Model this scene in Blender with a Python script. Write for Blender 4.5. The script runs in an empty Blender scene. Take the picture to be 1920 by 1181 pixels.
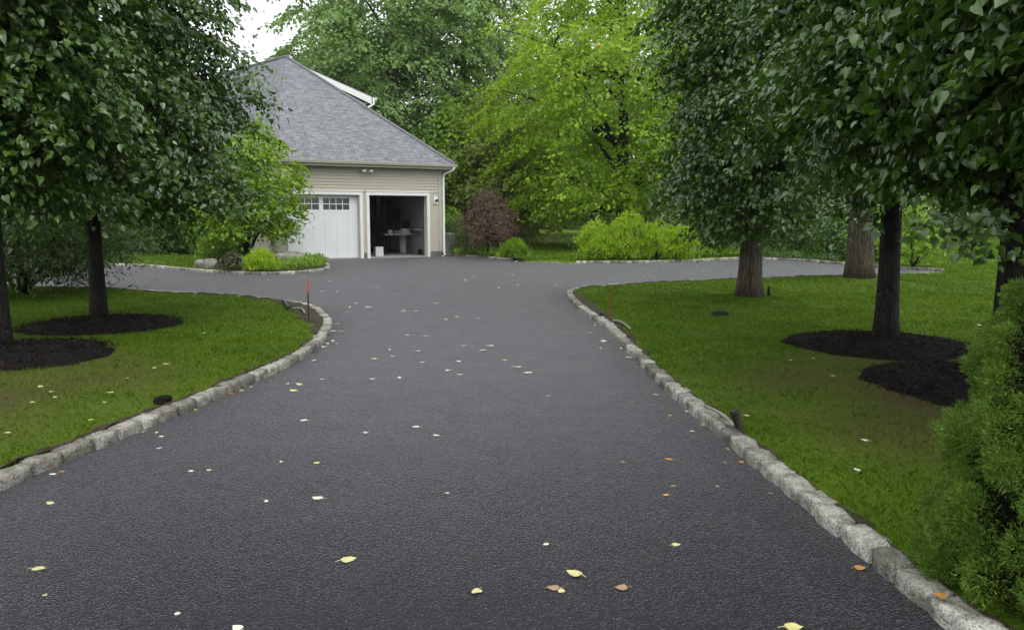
import bpy, bmesh, math, random
import numpy as np
from mathutils import Vector
from mathutils.geometry import delaunay_2d_cdt

R = math.radians
rng = np.random.default_rng(7)
random.seed(7)
SC = bpy.context.scene
COL = SC.collection

# ---------------------------------------------------------------- camera, sky, sun, exposure
F = 1478.0
CAMH = 1.6
PITCH = math.atan(184 / F)
cam = bpy.data.cameras.new('camera')
cam.sensor_width = 36.0
cam.lens = 36.0 * F / 1920.0
cam.clip_start = 0.05
cam.clip_end = 2000.0
camo = bpy.data.objects.new('camera', cam)
COL.objects.link(camo)
camo.location = (0, 0, CAMH)
camo.rotation_euler = (R(90) - PITCH, 0, 0)
SC.camera = camo

SUN_EL, SUN_AZ = R(56), R(148)
world = bpy.data.worlds.new('World')
SC.world = world
world.use_nodes = True
wn, wl = world.node_tree.nodes, world.node_tree.links
wn.clear()
w_out = wn.new('ShaderNodeOutputWorld')
w_bg = wn.new('ShaderNodeBackground')
w_sky = wn.new('ShaderNodeTexSky')
w_sky.sky_type = 'NISHITA'
w_sky.sun_disc = False
w_sky.sun_elevation = SUN_EL
w_sky.sun_rotation = SUN_AZ
w_sky.air_density = 1.0
w_sky.dust_density = 4.0
w_hsv = wn.new('ShaderNodeHueSaturation')
w_hsv.inputs['Saturation'].default_value = 0.12
w_mix = wn.new('ShaderNodeMix')
w_mix.data_type = 'RGBA'
w_mix.inputs[0].default_value = 0.75
w_mix.inputs[7].default_value = (8.6, 9.0, 9.2, 1)      # an even layer of cloud
wl.new(w_sky.outputs[0], w_hsv.inputs['Color'])
wl.new(w_hsv.outputs[0], w_mix.inputs[6])
wl.new(w_mix.outputs[2], w_bg.inputs['Color'])
w_bg.inputs['Strength'].default_value = 0.13
wl.new(w_bg.outputs[0], w_out.inputs['Surface'])

sun = bpy.data.lights.new('sun', 'SUN')
sun.energy = 0.85
sun.angle = R(40)
sun.color = (1.0, 0.97, 0.92)
suno = bpy.data.objects.new('sun', sun)
COL.objects.link(suno)
suno.rotation_euler = (R(90) - SUN_EL, 0, R(180) - SUN_AZ)

SC.view_settings.view_transform = 'Standard'
SC.view_settings.look = 'None'
SC.view_settings.exposure = 0.62
SC.view_settings.gamma = 1.0
SC.render.engine = 'CYCLES'
cy = SC.cycles
cy.max_bounces = 6
cy.diffuse_bounces = 3
cy.glossy_bounces = 3
cy.transmission_bounces = 4
cy.transparent_max_bounces = 8
cy.volume_bounces = 0
cy.caustics_reflective = False
cy.caustics_refractive = False
cy.use_denoising = True
cy.sample_clamp_indirect = 4.0


# ---------------------------------------------------------------- where things stand: pixel -> place on the ground
def ray(px, py):
    cx, cyy = (px - 960) / F, (590.5 - py) / F
    return np.array([cx, math.cos(PITCH) + cyy * math.sin(PITCH), -math.sin(PITCH) + cyy * math.cos(PITCH)])


EYE = np.array([0, 0, CAMH])


def G(px, py, z=0.0):
    d = ray(px, py)
    return EYE + d * ((z - CAMH) / d[2])


def atY(px, py, Y):
    d = ray(px, py)
    return EYE + d * (Y / d[1])


# ---------------------------------------------------------------- objects and tags
def tag(o, label=None, cat=None, group=None, kind=None):
    if label: o['label'] = label
    if cat: o['category'] = cat
    if group: o['group'] = group
    if kind: o['kind'] = kind
    return o


def empty(name, loc, rz=0.0, **k):
    o = bpy.data.objects.new(name, None)
    COL.objects.link(o)
    o.location = loc
    o.rotation_euler = (0, 0, rz)
    o.empty_display_size = 0.3
    return tag(o, **k)


def link(name, me, mat, parent=None, **k):
    o = bpy.data.objects.new(name, me)
    COL.objects.link(o)
    if mat is not None:
        for m in (mat if isinstance(mat, (list, tuple)) else [mat]):
            me.materials.append(m)
    if parent is not None:
        o.parent = parent
    return tag(o, **k)


def mesh_np(name, V, loops, sizes, smooth=False):
    """V (n,3), loops flat vertex index list, sizes per polygon"""
    me = bpy.data.meshes.new(name)
    V = np.asarray(V, np.float32)
    loops = np.asarray(loops, np.int32).ravel()
    sizes = np.asarray(sizes, np.int32).ravel()
    me.vertices.add(len(V))
    me.vertices.foreach_set('co', V.ravel())
    me.loops.add(len(loops))
    me.loops.foreach_set('vertex_index', loops)
    me.polygons.add(len(sizes))
    st = np.zeros(len(sizes), np.int32)
    st[1:] = np.cumsum(sizes)[:-1]
    me.polygons.foreach_set('loop_start', st)
    if smooth:
        me.polygons.foreach_set('use_smooth', np.ones(len(sizes), bool))
    me.update(calc_edges=True)
    me.validate()
    return me


class MB:
    """collects shapes that become ONE mesh"""

    def __init__(self):
        self.v, self.f = [], []

    def add(self, vs, fs):
        n = len(self.v)
        self.v += [tuple(map(float, p)) for p in vs]
        self.f += [tuple(i + n for i in f) for f in fs]
        return self

    def box(self, x0, x1, y0, y1, z0, z1):
        vs = [(x0, y0, z0), (x1, y0, z0), (x1, y1, z0), (x0, y1, z0), (x0, y0, z1), (x1, y0, z1), (x1, y1, z1), (x0, y1, z1)]
        return self.add(vs, [(3, 2, 1, 0), (4, 5, 6, 7), (0, 1, 5, 4), (1, 2, 6, 5), (2, 3, 7, 6), (3, 0, 4, 7)])

    def tube(self, pts, radii, n=8, cap=True, wob=0.0):
        pts = [Vector(p) for p in pts]
        if not hasattr(radii, '__len__'): radii = [radii] * len(pts)
        rings = []
        vs, fs = [], []
        up = Vector((0.13, 0.97, 0.2))
        for i, p in enumerate(pts):
            d = (pts[min(i + 1, len(pts) - 1)] - pts[max(i - 1, 0)])
            if d.length < 1e-9: d = Vector((0, 0, 1))
            d.normalize()
            a = d.cross(up)
            if a.length < 1e-3: a = d.cross(Vector((1, 0, 0)))
            a.normalize()
            b = d.cross(a).normalized()
            ring = []
            for k in range(n):
                t = 2 * math.pi * k / n
                rr = radii[i] * (1 + wob * math.sin(3 * t + 1.7 * i) * 0.6 + wob * math.sin(5 * t - 0.9 * i + 1) * 0.4)
                vs.append(p + (a * math.cos(t) + b * math.sin(t)) * rr)
                ring.append(len(vs) - 1)
            rings.append(ring)
        for r0, r1 in zip(rings, rings[1:]):
            for k in range(n):
                fs.append((r0[k], r0[(k + 1) % n], r1[(k + 1) % n], r1[k]))
        if cap:
            fs.append(tuple(reversed(rings[0])))
            fs.append(tuple(rings[-1]))
        return self.add(vs, fs)

    def prism(self, poly, off):
        """a polygon given a thickness: poly list of 3-D points, off a vector"""
        n = len(poly)
        off = np.asarray(off, float)
        vs = [np.asarray(p, float) for p in poly] + [np.asarray(p, float) + off for p in poly]
        fs = [tuple(range(n)), tuple(reversed(range(n, 2 * n)))]
        for i in range(n):
            j = (i + 1) % n
            fs.append((i, i + n, j + n, j))
        return self.add(vs, fs)

    def mesh(self, name, smooth=False):
        me = bpy.data.meshes.new(name)
        me.from_pydata(self.v, [], self.f)
        me.update()
        bm = bmesh.new()
        bm.from_mesh(me)
        bmesh.ops.recalc_face_normals(bm, faces=bm.faces)
        bm.to_mesh(me)
        bm.free()
        if smooth:
            me.polygons.foreach_set('use_smooth', [True] * len(me.polygons))
        return me

    def build(self, name, mat, parent=None, smooth=False, bevel=0.0, **k):
        o = link(name, self.mesh(name, smooth), mat, parent, **k)
        if bevel:
            b = o.modifiers.new('bevel', 'BEVEL')
            b.width = bevel
            b.segments = 2
            b.limit_method = 'ANGLE'
        return o


# ---------------------------------------------------------------- materials
def new_mat(name):
    m = bpy.data.materials.new(name)
    m.use_nodes = True
    nt = m.node_tree
    nt.nodes.clear()
    out = nt.nodes.new('ShaderNodeOutputMaterial')
    return m, nt, out


def N(nt, typ, **ins):
    n = nt.nodes.new(typ)
    for k, v in ins.items():
        n.inputs[k.replace('_', ' ')].default_value = v
    return n


def ramp(nt, fac, stops):
    r = nt.nodes.new('ShaderNodeValToRGB')
    e = r.color_ramp.elements
    while len(e) < len(stops): e.new(0.5)
    for i, (p, c) in enumerate(stops):
        e[i].position = p
        e[i].color = (*c, 1)
    nt.links.new(fac, r.inputs[0])
    return r.outputs[0]


def plain(name, color, rough=0.6, var=0.15, scale=8.0, bump=0.0, bscale=60.0, metal=0.0, spec=0.5):
    m, nt, out = new_mat(name)
    b = N(nt, 'ShaderNodeBsdfPrincipled', Roughness=rough, Metallic=metal)
    b.inputs['Specular IOR Level'].default_value = spec
    tc = nt.nodes.new('ShaderNodeTexCoord')
    no = N(nt, 'ShaderNodeTexNoise', Scale=scale, Detail=5.0)
    nt.links.new(tc.outputs['Object'], no.inputs['Vector'])
    c0 = tuple(c * (1 - var) for c in color)
    c1 = tuple(min(1, c * (1 + var)) for c in color)
    nt.links.new(ramp(nt, no.outputs['Fac'], [(0.3, c0), (0.7, c1)]), b.inputs['Base Color'])
    if bump:
        n2 = N(nt, 'ShaderNodeTexNoise', Scale=bscale, Detail=4.0)
        nt.links.new(tc.outputs['Object'], n2.inputs['Vector'])
        bp = N(nt, 'ShaderNodeBump', Strength=bump, Distance=0.01)
        nt.links.new(n2.outputs['Fac'], bp.inputs['Height'])
        nt.links.new(bp.outputs[0], b.inputs['Normal'])
    nt.links.new(b.outputs[0], out.inputs['Surface'])
    return m


def leaf_mat(name, stops, tcol, rough=0.35, transl=0.3, spec=0.5, patch=None):
    """stops: colours a leaf may have (each leaf draws one)"""
    m, nt, out = new_mat(name)
    g = nt.nodes.new('ShaderNodeNewGeometry')
    c = ramp(nt, g.outputs['Random Per Island'], stops)
    if patch:       # colour differs from patch to patch
        tc = nt.nodes.new('ShaderNodeTexCoord')
        no = N(nt, 'ShaderNodeTexNoise', Scale=patch, Detail=5.0, Roughness=0.65)
        nt.links.new(tc.outputs['Object'], no.inputs['Vector'])
        pm = nt.nodes.new('ShaderNodeMix'); pm.data_type = 'RGBA'; pm.blend_type = 'MULTIPLY'; pm.inputs[0].default_value = 1.0
        nt.links.new(c, pm.inputs[6])
        nt.links.new(ramp(nt, no.outputs['Fac'], [(0.3, (0.72, 0.85, 0.9)), (0.5, (1.0, 1.0, 1.0)), (0.7, (1.5, 1.18, 1.1))]), pm.inputs[7])
        c = pm.outputs[2]
    b = N(nt, 'ShaderNodeBsdfPrincipled', Roughness=rough)
    b.inputs['Specular IOR Level'].default_value = spec
    nt.links.new(c, b.inputs['Base Color'])
    t = nt.nodes.new('ShaderNodeBsdfTranslucent')
    mx = nt.nodes.new('ShaderNodeMix')
    mx.data_type = 'RGBA'
    mx.blend_type = 'MULTIPLY'
    mx.inputs[0].default_value = 1.0
    mx.inputs[7].default_value = (*tcol, 1)
    nt.links.new(c, mx.inputs[6])
    nt.links.new(mx.outputs[2], t.inputs['Color'])
    s = N(nt, 'ShaderNodeMixShader', Fac=transl)
    nt.links.new(b.outputs[0], s.inputs[1])
    nt.links.new(t.outputs[0], s.inputs[2])
    nt.links.new(s.outputs[0], out.inputs['Surface'])
    return m


def asphalt_mat():
    m, nt, out = new_mat('asphalt')
    b = N(nt, 'ShaderNodeBsdfPrincipled')
    tc = nt.nodes.new('ShaderNodeTexCoord')
    P = tc.outputs['Object']
    vo = N(nt, 'ShaderNodeTexVoronoi', Scale=85.0)
    big = N(nt, 'ShaderNodeTexNoise', Scale=0.45, Detail=5.0)
    mid = N(nt, 'ShaderNodeTexNoise', Scale=3.0, Detail=6.0)
    fine = N(nt, 'ShaderNodeTexNoise', Scale=130.0, Detail=3.0)
    for n in (vo, big, mid, fine): nt.links.new(P, n.inputs['Vector'])
    base = ramp(nt, big.outputs['Fac'], [(0.25, (0.0065, 0.0054, 0.0078)), (0.75, (0.016, 0.0138, 0.0183))])
    grain = ramp(nt, vo.outputs['Color'], [(0.0, (0.30, 0.30, 0.30)), (0.7, (0.9, 0.9, 0.9)), (1.0, (3.2, 3.1, 3.0))])
    mx = nt.nodes.new('ShaderNodeMix'); mx.data_type = 'RGBA'; mx.blend_type = 'MULTIPLY'
    mx.inputs[0].default_value = 1.0
    nt.links.new(base, mx.inputs[6]); nt.links.new(grain, mx.inputs[7])
    nt.links.new(mx.outputs[2], b.inputs['Base Color'])
    rg = ramp(nt, mid.outputs['Fac'], [(0.3, (0.46, 0.46, 0.46)), (0.7, (0.60, 0.60, 0.60))])
    nt.links.new(rg, b.inputs['Roughness'])
    b.inputs['Specular IOR Level'].default_value = 0.36
    b.inputs['Specular Tint'].default_value = (1.0, 0.95, 1.06, 1)
    b.inputs['Sheen Tint'].default_value = (1.0, 0.97, 1.03, 1)
    b.inputs['Sheen Weight'].default_value = 1.0
    b.inputs['Sheen Roughness'].default_value = 0.125
    ad = nt.nodes.new('ShaderNodeMath'); ad.operation = 'ADD'
    nt.links.new(vo.outputs['Distance'], ad.inputs[0]); nt.links.new(fine.outputs['Fac'], ad.inputs[1])
    bp = N(nt, 'ShaderNodeBump', Strength=0.75, Distance=0.005)
    bp.invert = True
    nt.links.new(ad.outputs[0], bp.inputs['Height'])
    nt.links.new(bp.outputs[0], b.inputs['Normal'])
    nt.links.new(b.outputs[0], out.inputs['Surface'])
    return m


def lawn_mat():
    m, nt, out = new_mat('lawn_soil_and_thatch')
    b = N(nt, 'ShaderNodeBsdfPrincipled', Roughness=0.9)
    b.inputs['Specular IOR Level'].default_value = 0.2
    tc = nt.nodes.new('ShaderNodeTexCoord')
    P = tc.outputs['Object']
    n1 = N(nt, 'ShaderNodeTexNoise', Scale=0.6, Detail=5.0)
    n2 = N(nt, 'ShaderNodeTexNoise', Scale=40.0, Detail=5.0)
    for n in (n1, n2): nt.links.new(P, n.inputs['Vector'])
    c1 = ramp(nt, n1.outputs['Fac'], [(0.3, (0.060, 0.120, 0.004)), (0.7, (0.092, 0.160, 0.005))])
    c2 = ramp(nt, n2.outputs['Fac'], [(0.3, (0.7, 0.7, 0.7)), (0.7, (1.25, 1.2, 1.1))])
    mx = nt.nodes.new('ShaderNodeMix'); mx.data_type = 'RGBA'; mx.blend_type = 'MULTIPLY'
    mx.inputs[0].default_value = 1.0
    nt.links.new(c1, mx.inputs[6]); nt.links.new(c2, mx.inputs[7])
    # worn, thin turf under the lindens: brown thatch shows there
    at = nt.nodes.new('ShaderNodeAttribute'); at.attribute_name = 'worn'
    mb = nt.nodes.new('ShaderNodeMix'); mb.data_type = 'RGBA'
    nt.links.new(at.outputs['Fac'], mb.inputs[0])
    nt.links.new(mx.outputs[2], mb.inputs[6])
    mb.inputs[7].default_value = (0.065, 0.048, 0.018, 1)
    nt.links.new(mb.outputs[2], b.inputs['Base Color'])
    bp = N(nt, 'ShaderNodeBump', Strength=0.8, Distance=0.03)
    nt.links.new(n2.outputs['Fac'], bp.inputs['Height'])
    nt.links.new(bp.outputs[0], b.inputs['Normal'])
    nt.links.new(b.outputs[0], out.inputs['Surface'])
    return m


def granite_mat(name='granite'):
    m, nt, out = new_mat(name)
    b = N(nt, 'ShaderNodeBsdfPrincipled', Roughness=0.6)
    tc = nt.nodes.new('ShaderNodeTexCoord')
    P = tc.outputs['Object']
    g = nt.nodes.new('ShaderNodeNewGeometry')
    tone = ramp(nt, g.outputs['Random Per Island'], [(0, (0.15, 0.143, 0.122)), (0.35, (0.25, 0.24, 0.21)), (0.7, (0.34, 0.33, 0.29)), (1, (0.46, 0.45, 0.40))])
    sp = N(nt, 'ShaderNodeTexNoise', Scale=75.0, Detail=3.0)
    bl = N(nt, 'ShaderNodeTexNoise', Scale=11.0, Detail=6.0)
    for n in (sp, bl): nt.links.new(P, n.inputs['Vector'])
    s = ramp(nt, sp.outputs['Fac'], [(0.32, (0.35, 0.35, 0.34)), (0.46, (1, 1, 1)), (0.64, (1.35, 1.35, 1.32))])
    st = ramp(nt, bl.outputs['Fac'], [(0.35, (0.45, 0.43, 0.36)), (0.55, (1.05, 1.05, 1.05))])
    m1 = nt.nodes.new('ShaderNodeMix'); m1.data_type = 'RGBA'; m1.blend_type = 'MULTIPLY'; m1.inputs[0].default_value = 1
    m2 = nt.nodes.new('ShaderNodeMix'); m2.data_type = 'RGBA'; m2.blend_type = 'MULTIPLY'; m2.inputs[0].default_value = 0.8
    nt.links.new(tone, m1.inputs[6]); nt.links.new(s, m1.inputs[7])
    nt.links.new(m1.outputs[2], m2.inputs[6]); nt.links.new(st, m2.inputs[7])
    nt.links.new(m2.outputs[2], b.inputs['Base Color'])
    ad = nt.nodes.new('ShaderNodeMath'); ad.operation = 'ADD'
    nt.links.new(sp.outputs['Fac'], ad.inputs[0]); nt.links.new(bl.outputs['Fac'], ad.inputs[1])
    bp = N(nt, 'ShaderNodeBump', Strength=0.7, Distance=0.015)
    nt.links.new(ad.outputs[0], bp.inputs['Height'])
    nt.links.new(bp.outputs[0], b.inputs['Normal'])
    nt.links.new(b.outputs[0], out.inputs['Surface'])
    return m


def bark_mat(name, c0, c1, scale=9.0, stretch=0.25, bump=1.0):
    m, nt, out = new_mat(name)
    b = N(nt, 'ShaderNodeBsdfPrincipled', Roughness=0.75)
    b.inputs['Specular IOR Level'].default_value = 0.3
    tc = nt.nodes.new('ShaderNodeTexCoord')
    mp = nt.nodes.new('ShaderNodeMapping')
    mp.inputs['Scale'].default_value = (1, 1, stretch)
    nt.links.new(tc.outputs['Object'], mp.inputs['Vector'])
    n1 = N(nt, 'ShaderNodeTexNoise', Scale=scale, Detail=7.0, Roughness=0.65)
    n2 = N(nt, 'ShaderNodeTexVoronoi', Scale=scale * 1.6)
    n2.feature = 'DISTANCE_TO_EDGE'
    for n in (n1, n2): nt.links.new(mp.outputs[0], n.inputs['Vector'])
    c = ramp(nt, n1.outputs['Fac'], [(0.3, c0), (0.7, c1)])
    e = ramp(nt, n2.outputs['Distance'], [(0.0, (0.35, 0.35, 0.35)), (0.12, (1, 1, 1))])
    mx = nt.nodes.new('ShaderNodeMix'); mx.data_type = 'RGBA'; mx.blend_type = 'MULTIPLY'; mx.inputs[0].default_value = 0.7
    nt.links.new(c, mx.inputs[6]); nt.links.new(e, mx.inputs[7])
    nt.links.new(mx.outputs[2], b.inputs['Base Color'])
    ad = nt.nodes.new('ShaderNodeMath'); ad.operation = 'ADD'
    nt.links.new(n1.outputs['Fac'], ad.inputs[0]); nt.links.new(e, ad.inputs[1])
    bp = N(nt, 'ShaderNodeBump', Strength=bump, Distance=0.03)
    nt.links.new(ad.outputs[0], bp.inputs['Height'])
    nt.links.new(bp.outputs[0], b.inputs['Normal'])
    nt.links.new(b.outputs[0], out.inputs['Surface'])
    return m


def shingle_mat():
    m, nt, out = new_mat('asphalt_shingles')
    b = N(nt, 'ShaderNodeBsdfPrincipled', Roughness=0.8)
    b.inputs['Specular IOR Level'].default_value = 0.2
    uv = nt.nodes.new('ShaderNodeUVMap'); uv.uv_map = 'UVMap'
    br = N(nt, 'ShaderNodeTexBrick', Scale=1.0, Mortar_Size=0.010, Bias=0.0, Brick_Width=0.27, Row_Height=0.13)
    br.inputs['Color1'].default_value = (0.165, 0.167, 0.185, 1)
    br.inputs['Color2'].default_value = (0.235, 0.24, 0.258, 1)
    br.inputs['Mortar'].default_value = (0.10, 0.10, 0.12, 1)
    br.offset = 0.37
    br.offset_frequency = 3
    nt.links.new(uv.outputs[0], br.inputs['Vector'])
    mpn = nt.nodes.new('ShaderNodeMapping')
    mpn.inputs['Scale'].default_value = (3.2, 7.7, 1)
    nt.links.new(uv.outputs[0], mpn.inputs['Vector'])
    no = N(nt, 'ShaderNodeTexNoise', Scale=1.0, Detail=3.0)
    nt.links.new(mpn.outputs[0], no.inputs['Vector'])
    mx = nt.nodes.new('ShaderNodeMix'); mx.data_type = 'RGBA'; mx.blend_type = 'MULTIPLY'; mx.inputs[0].default_value = 1
    nt.links.new(br.outputs['Color'], mx.inputs[6])
    nt.links.new(ramp(nt, no.outputs['Fac'], [(0.34, (0.72, 0.72, 0.73)), (0.46, (0.98, 0.98, 0.98)), (0.7, (1.1, 1.1, 1.1))]), mx.inputs[7])
    nt.links.new(mx.outputs[2], b.inputs['Base Color'])
    bp = N(nt, 'ShaderNodeBump', Strength=0.5, Distance=0.02)
    nt.links.new(br.outputs['Color'], bp.inputs['Height'])
    nt.links.new(bp.outputs[0], b.inputs['Normal'])
    nt.links.new(b.outputs[0], out.inputs['Surface'])
    return m


def glass_mat():
    m, nt, out = new_mat('window_glass')
    t = nt.nodes.new('ShaderNodeBsdfTransparent')
    t.inputs['Color'].default_value = (0.8, 0.85, 0.83, 1)
    g = N(nt, 'ShaderNodeBsdfGlossy', Roughness=0.03)
    fr = N(nt, 'ShaderNodeFresnel', IOR=1.5)
    s = nt.nodes.new('ShaderNodeMixShader')
    nt.links.new(fr.outputs[0], s.inputs[0])
    nt.links.new(t.outputs[0], s.inputs[1])
    nt.links.new(g.outputs[0], s.inputs[2])
    nt.links.new(s.outputs[0], out.inputs['Surface'])
    return m


def water_mat():
    m, nt, out = new_mat('pond_water')
    b = N(nt, 'ShaderNodeBsdfPrincipled', Roughness=0.12)
    b.inputs['Base Color'].default_value = (0.07, 0.08, 0.022, 1)
    tc = nt.nodes.new('ShaderNodeTexCoord')
    no = N(nt, 'ShaderNodeTexNoise', Scale=3.0, Detail=3.0)
    nt.links.new(tc.outputs['Object'], no.inputs['Vector'])
    bp = N(nt, 'ShaderNodeBump', Strength=0.25, Distance=0.05)
    nt.links.new(no.outputs['Fac'], bp.inputs['Height'])
    nt.links.new(bp.outputs[0], b.inputs['Normal'])
    nt.links.new(b.outputs[0], out.inputs['Surface'])
    return m


M = {}
M['asphalt'] = asphalt_mat()
M['lawn'] = lawn_mat()
M['granite'] = granite_mat()
M['glass'] = glass_mat()
M['water'] = water_mat()
M['shingle'] = shingle_mat()
M['mortar'] = plain('dark_mortar', (0.07, 0.065, 0.055), 0.95, 0.3, 30, 0.6, 90, spec=0.2)
M['soil'] = plain('dark_soil', (0.060, 0.047, 0.032), 0.95, 0.5, 25, 1.0, 90, spec=0.2)
M['mulch'] = plain('bark_mulch', (0.010, 0.008, 0.007), 0.95, 0.5, 40, 1.0, 90, spec=0.1)
M['siding'] = plain('beige_siding', (0.47, 0.44, 0.365), 0.55, 0.04, 3)
M['white'] = plain('white_paint', (0.78, 0.78, 0.76), 0.45, 0.03, 4)
M['door_white'] = plain('white_door_paint', (0.74, 0.76, 0.78), 0.4, 0.03, 3)
M['concrete'] = plain('grey_concrete', (0.30, 0.29, 0.27), 0.85, 0.15, 6, 0.4, 60)
M['foundation'] = plain('foundation_concrete', (0.16, 0.15, 0.135), 0.9, 0.15, 6, 0.4, 60)
M['plaster'] = plain('garage_plaster', (0.42, 0.42, 0.42), 0.8, 0.06, 3)
M['black'] = plain('black_plastic', (0.012, 0.012, 0.013), 0.45, 0.2, 20)
M['darkmetal'] = plain('dark_metal', (0.03, 0.03, 0.032), 0.5, 0.2, 20, metal=0.4)
M['lightplastic'] = plain('pale_plastic', (0.62, 0.62, 0.63), 0.5, 0.05, 8)
M['cloth_dark'] = plain('dark_cloth', (0.012, 0.012, 0.014), 0.9, 0.3, 10)
M['red'] = plain('red_orange_paint', (0.55, 0.075, 0.045), 0.5, 0.1, 20)
M['rust'] = plain('rusty_rod', (0.20, 0.065, 0.025), 0.7, 0.3, 40)
M['hose'] = plain('grey_hose', (0.24, 0.24, 0.20), 0.5, 0.1, 30)
M['rock'] = plain('boulder_stone', (0.17, 0.155, 0.13), 0.85, 0.45, 5, 0.8, 20)
M['bark'] = bark_mat('shaded_wet_bark', (0.007, 0.006, 0.005), (0.022, 0.018, 0.014))  # wet bark, with the trunks' silhouette shade put into its colour
M['bark_brown'] = bark_mat('grey_brown_bark', (0.055, 0.040, 0.028), (0.135, 0.105, 0.078), 11.0, 0.16)
M['bark_far'] = bark_mat('far_bark', (0.05, 0.045, 0.04), (0.11, 0.10, 0.09), 3.0, 0.3, 0.4)
M['grass'] = leaf_mat('grass_blades', [(0.0, (0.050, 0.110, 0.002)), (0.45, (0.075, 0.150, 0.003)), (0.85, (0.105, 0.185, 0.005)), (1.0, (0.19, 0.20, 0.04))],
                      (1.3, 1.3, 0.5), 0.6, 0.3, 0.12, patch=0.9)
M['linden'] = leaf_mat('linden_leaves', [(0.0, (0.040, 0.092, 0.014)), (0.7, (0.074, 0.148, 0.021)), (0.97, (0.105, 0.19, 0.026)), (0.99, (0.13, 0.20, 0.03)), (1.0, (0.18, 0.23, 0.03))],
                       (1.5, 1.7, 0.6), 0.30, 0.22, 0.9)
M['maple'] = leaf_mat('yellow_green_maple_leaves', [(0.0, (0.115, 0.225, 0.010)), (0.5, (0.20, 0.325, 0.014)), (0.985, (0.34, 0.45, 0.022)), (1.0, (0.30, 0.10, 0.03))],
                      (1.9, 1.9, 0.7), 0.4, 0.42, 0.4)
M['yellowshrub'] = leaf_mat('yellow_green_shrub_leaves', [(0.0, (0.20, 0.36, 0.012)), (1.0, (0.42, 0.57, 0.03))], (1.3, 1.3, 0.5), 0.4, 0.4, 0.4)
M['jmaple'] = leaf_mat('light_green_small_tree_leaves', [(0.0, (0.11, 0.22, 0.012)), (1.0, (0.25, 0.38, 0.022))], (1.6, 1.6, 0.5), 0.4, 0.35, 0.4)
M['oak'] = leaf_mat('oak_leaves', [(0.0, (0.125, 0.215, 0.065)), (1.0, (0.23, 0.35, 0.11))], (1.5, 1.6, 0.7), 0.4, 0.35, 0.4)  # part of the distant haze is mixed into these paler leaf colours
M['olive'] = leaf_mat('olive_green_leaves', [(0.0, (0.12, 0.17, 0.03)), (1.0, (0.22, 0.27, 0.05))], (1.5, 1.5, 0.7), 0.45, 0.35, 0.4)
M['shrub'] = leaf_mat('dark_shrub_leaves', [(0.0, (0.035, 0.085, 0.015)), (1.0, (0.08, 0.16, 0.03))], (1.5, 1.6, 0.6), 0.4, 0.25, 0.4)
M['feather'] = leaf_mat('feathery_leaves', [(0.0, (0.03, 0.065, 0.010)), (1.0, (0.075, 0.13, 0.018))], (1.5, 1.6, 0.6), 0.4, 0.3, 0.4)
M['midshrub'] = leaf_mat('mid_green_leaves', [(0.0, (0.11, 0.21, 0.012)), (1.0, (0.20, 0.33, 0.022))], (1.5, 1.6, 0.6), 0.4, 0.3, 0.4)
M['redleaf'] = leaf_mat('dark_red_leaves', [(0.0, (0.06, 0.036, 0.030)), (0.6, (0.105, 0.062, 0.05)), (0.9, (0.17, 0.11, 0.08)), (1.0, (0.26, 0.05, 0.035))], (1.6, 1.0, 0.8), 0.4, 0.25, 0.4)
M['twigbrown'] = leaf_mat('thin_brown_green_leaves', [(0.0, (0.06, 0.055, 0.035)), (1.0, (0.10, 0.11, 0.05))], (1.4, 1.2, 0.8), 0.5, 0.3, 0.3)
M['conifer'] = leaf_mat('conifer_needles', [(0.0, (0.075, 0.145, 0.016)), (0.6, (0.125, 0.215, 0.024)), (1.0, (0.19, 0.29, 0.04))], (1.4, 1.5, 0.5), 0.5, 0.2, 0.3)


# ---------------------------------------------------------------- leaves as geometry
def nrm(a):
    return a / np.maximum(np.linalg.norm(a, axis=-1, keepdims=True), 1e-9)


HEART = (np.array([(0, 0, 0), (-.26, -.08, .10), (-.43, .22, .17), (-.30, .64, .06), (.05, 1.05, -.30), (.33, .60, .02), (.40, .26, .13), (.28, -.05, .12), (0, .45, -.03)]),
         [(0, 8, 2, 1), (8, 4, 3, 2), (0, 7, 6, 8), (8, 6, 5, 4)])
RHOMB = (np.array([(0, 0, 0), (-.36, .42, .09), (0, 1.0, -.08), (.36, .42, .09)]), [(0, 2, 1), (0, 3, 2)])
LANCE = (np.array([(0, 0, 0), (-.15, .4, .04), (0, 1.0, -.12), (.15, .4, .04)]), [(0, 2, 1), (0, 3, 2)])
MAPLE = (np.array([(0, 0, 0), (-.42, .12, .05), (-.16, .38, .0), (-.46, .62, .03), (0, 1.0, -.12), (.46, .62, .03), (.16, .38, .0), (.42, .12, .05)]),
         [(0, 2, 1), (0, 4, 3, 2), (0, 6, 5, 4), (0, 7, 6)])


def leaves(name, pos, axis, normal, size, tpl):
    T, Fc = tpl
    axis = nrm(axis)
    normal = nrm(normal - axis * np.sum(normal * axis, -1, keepdims=True))
    side = np.cross(axis, normal)
    n, k = len(pos), len(T)
    s = np.asarray(size)[:, None, None] * np.ones((n, 1, 1))
    jit = np.random.default_rng(n).normal(0, 0.035, (n, k, 3)) * (k > 4)
    V = s * jit + pos[:, None, :] + s * (T[None, :, 0:1] * side[:, None, :] + T[None, :, 1:2] * axis[:, None, :] + T[None, :, 2:3] * normal[:, None, :])
    fl = np.concatenate([np.array(f) for f in Fc])
    loops = (np.arange(n)[:, None] * k + fl[None, :]).ravel()
    sizes = np.tile([len(f) for f in Fc], n)
    return mesh_np(name, V.reshape(-1, 3), loops, sizes)


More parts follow.
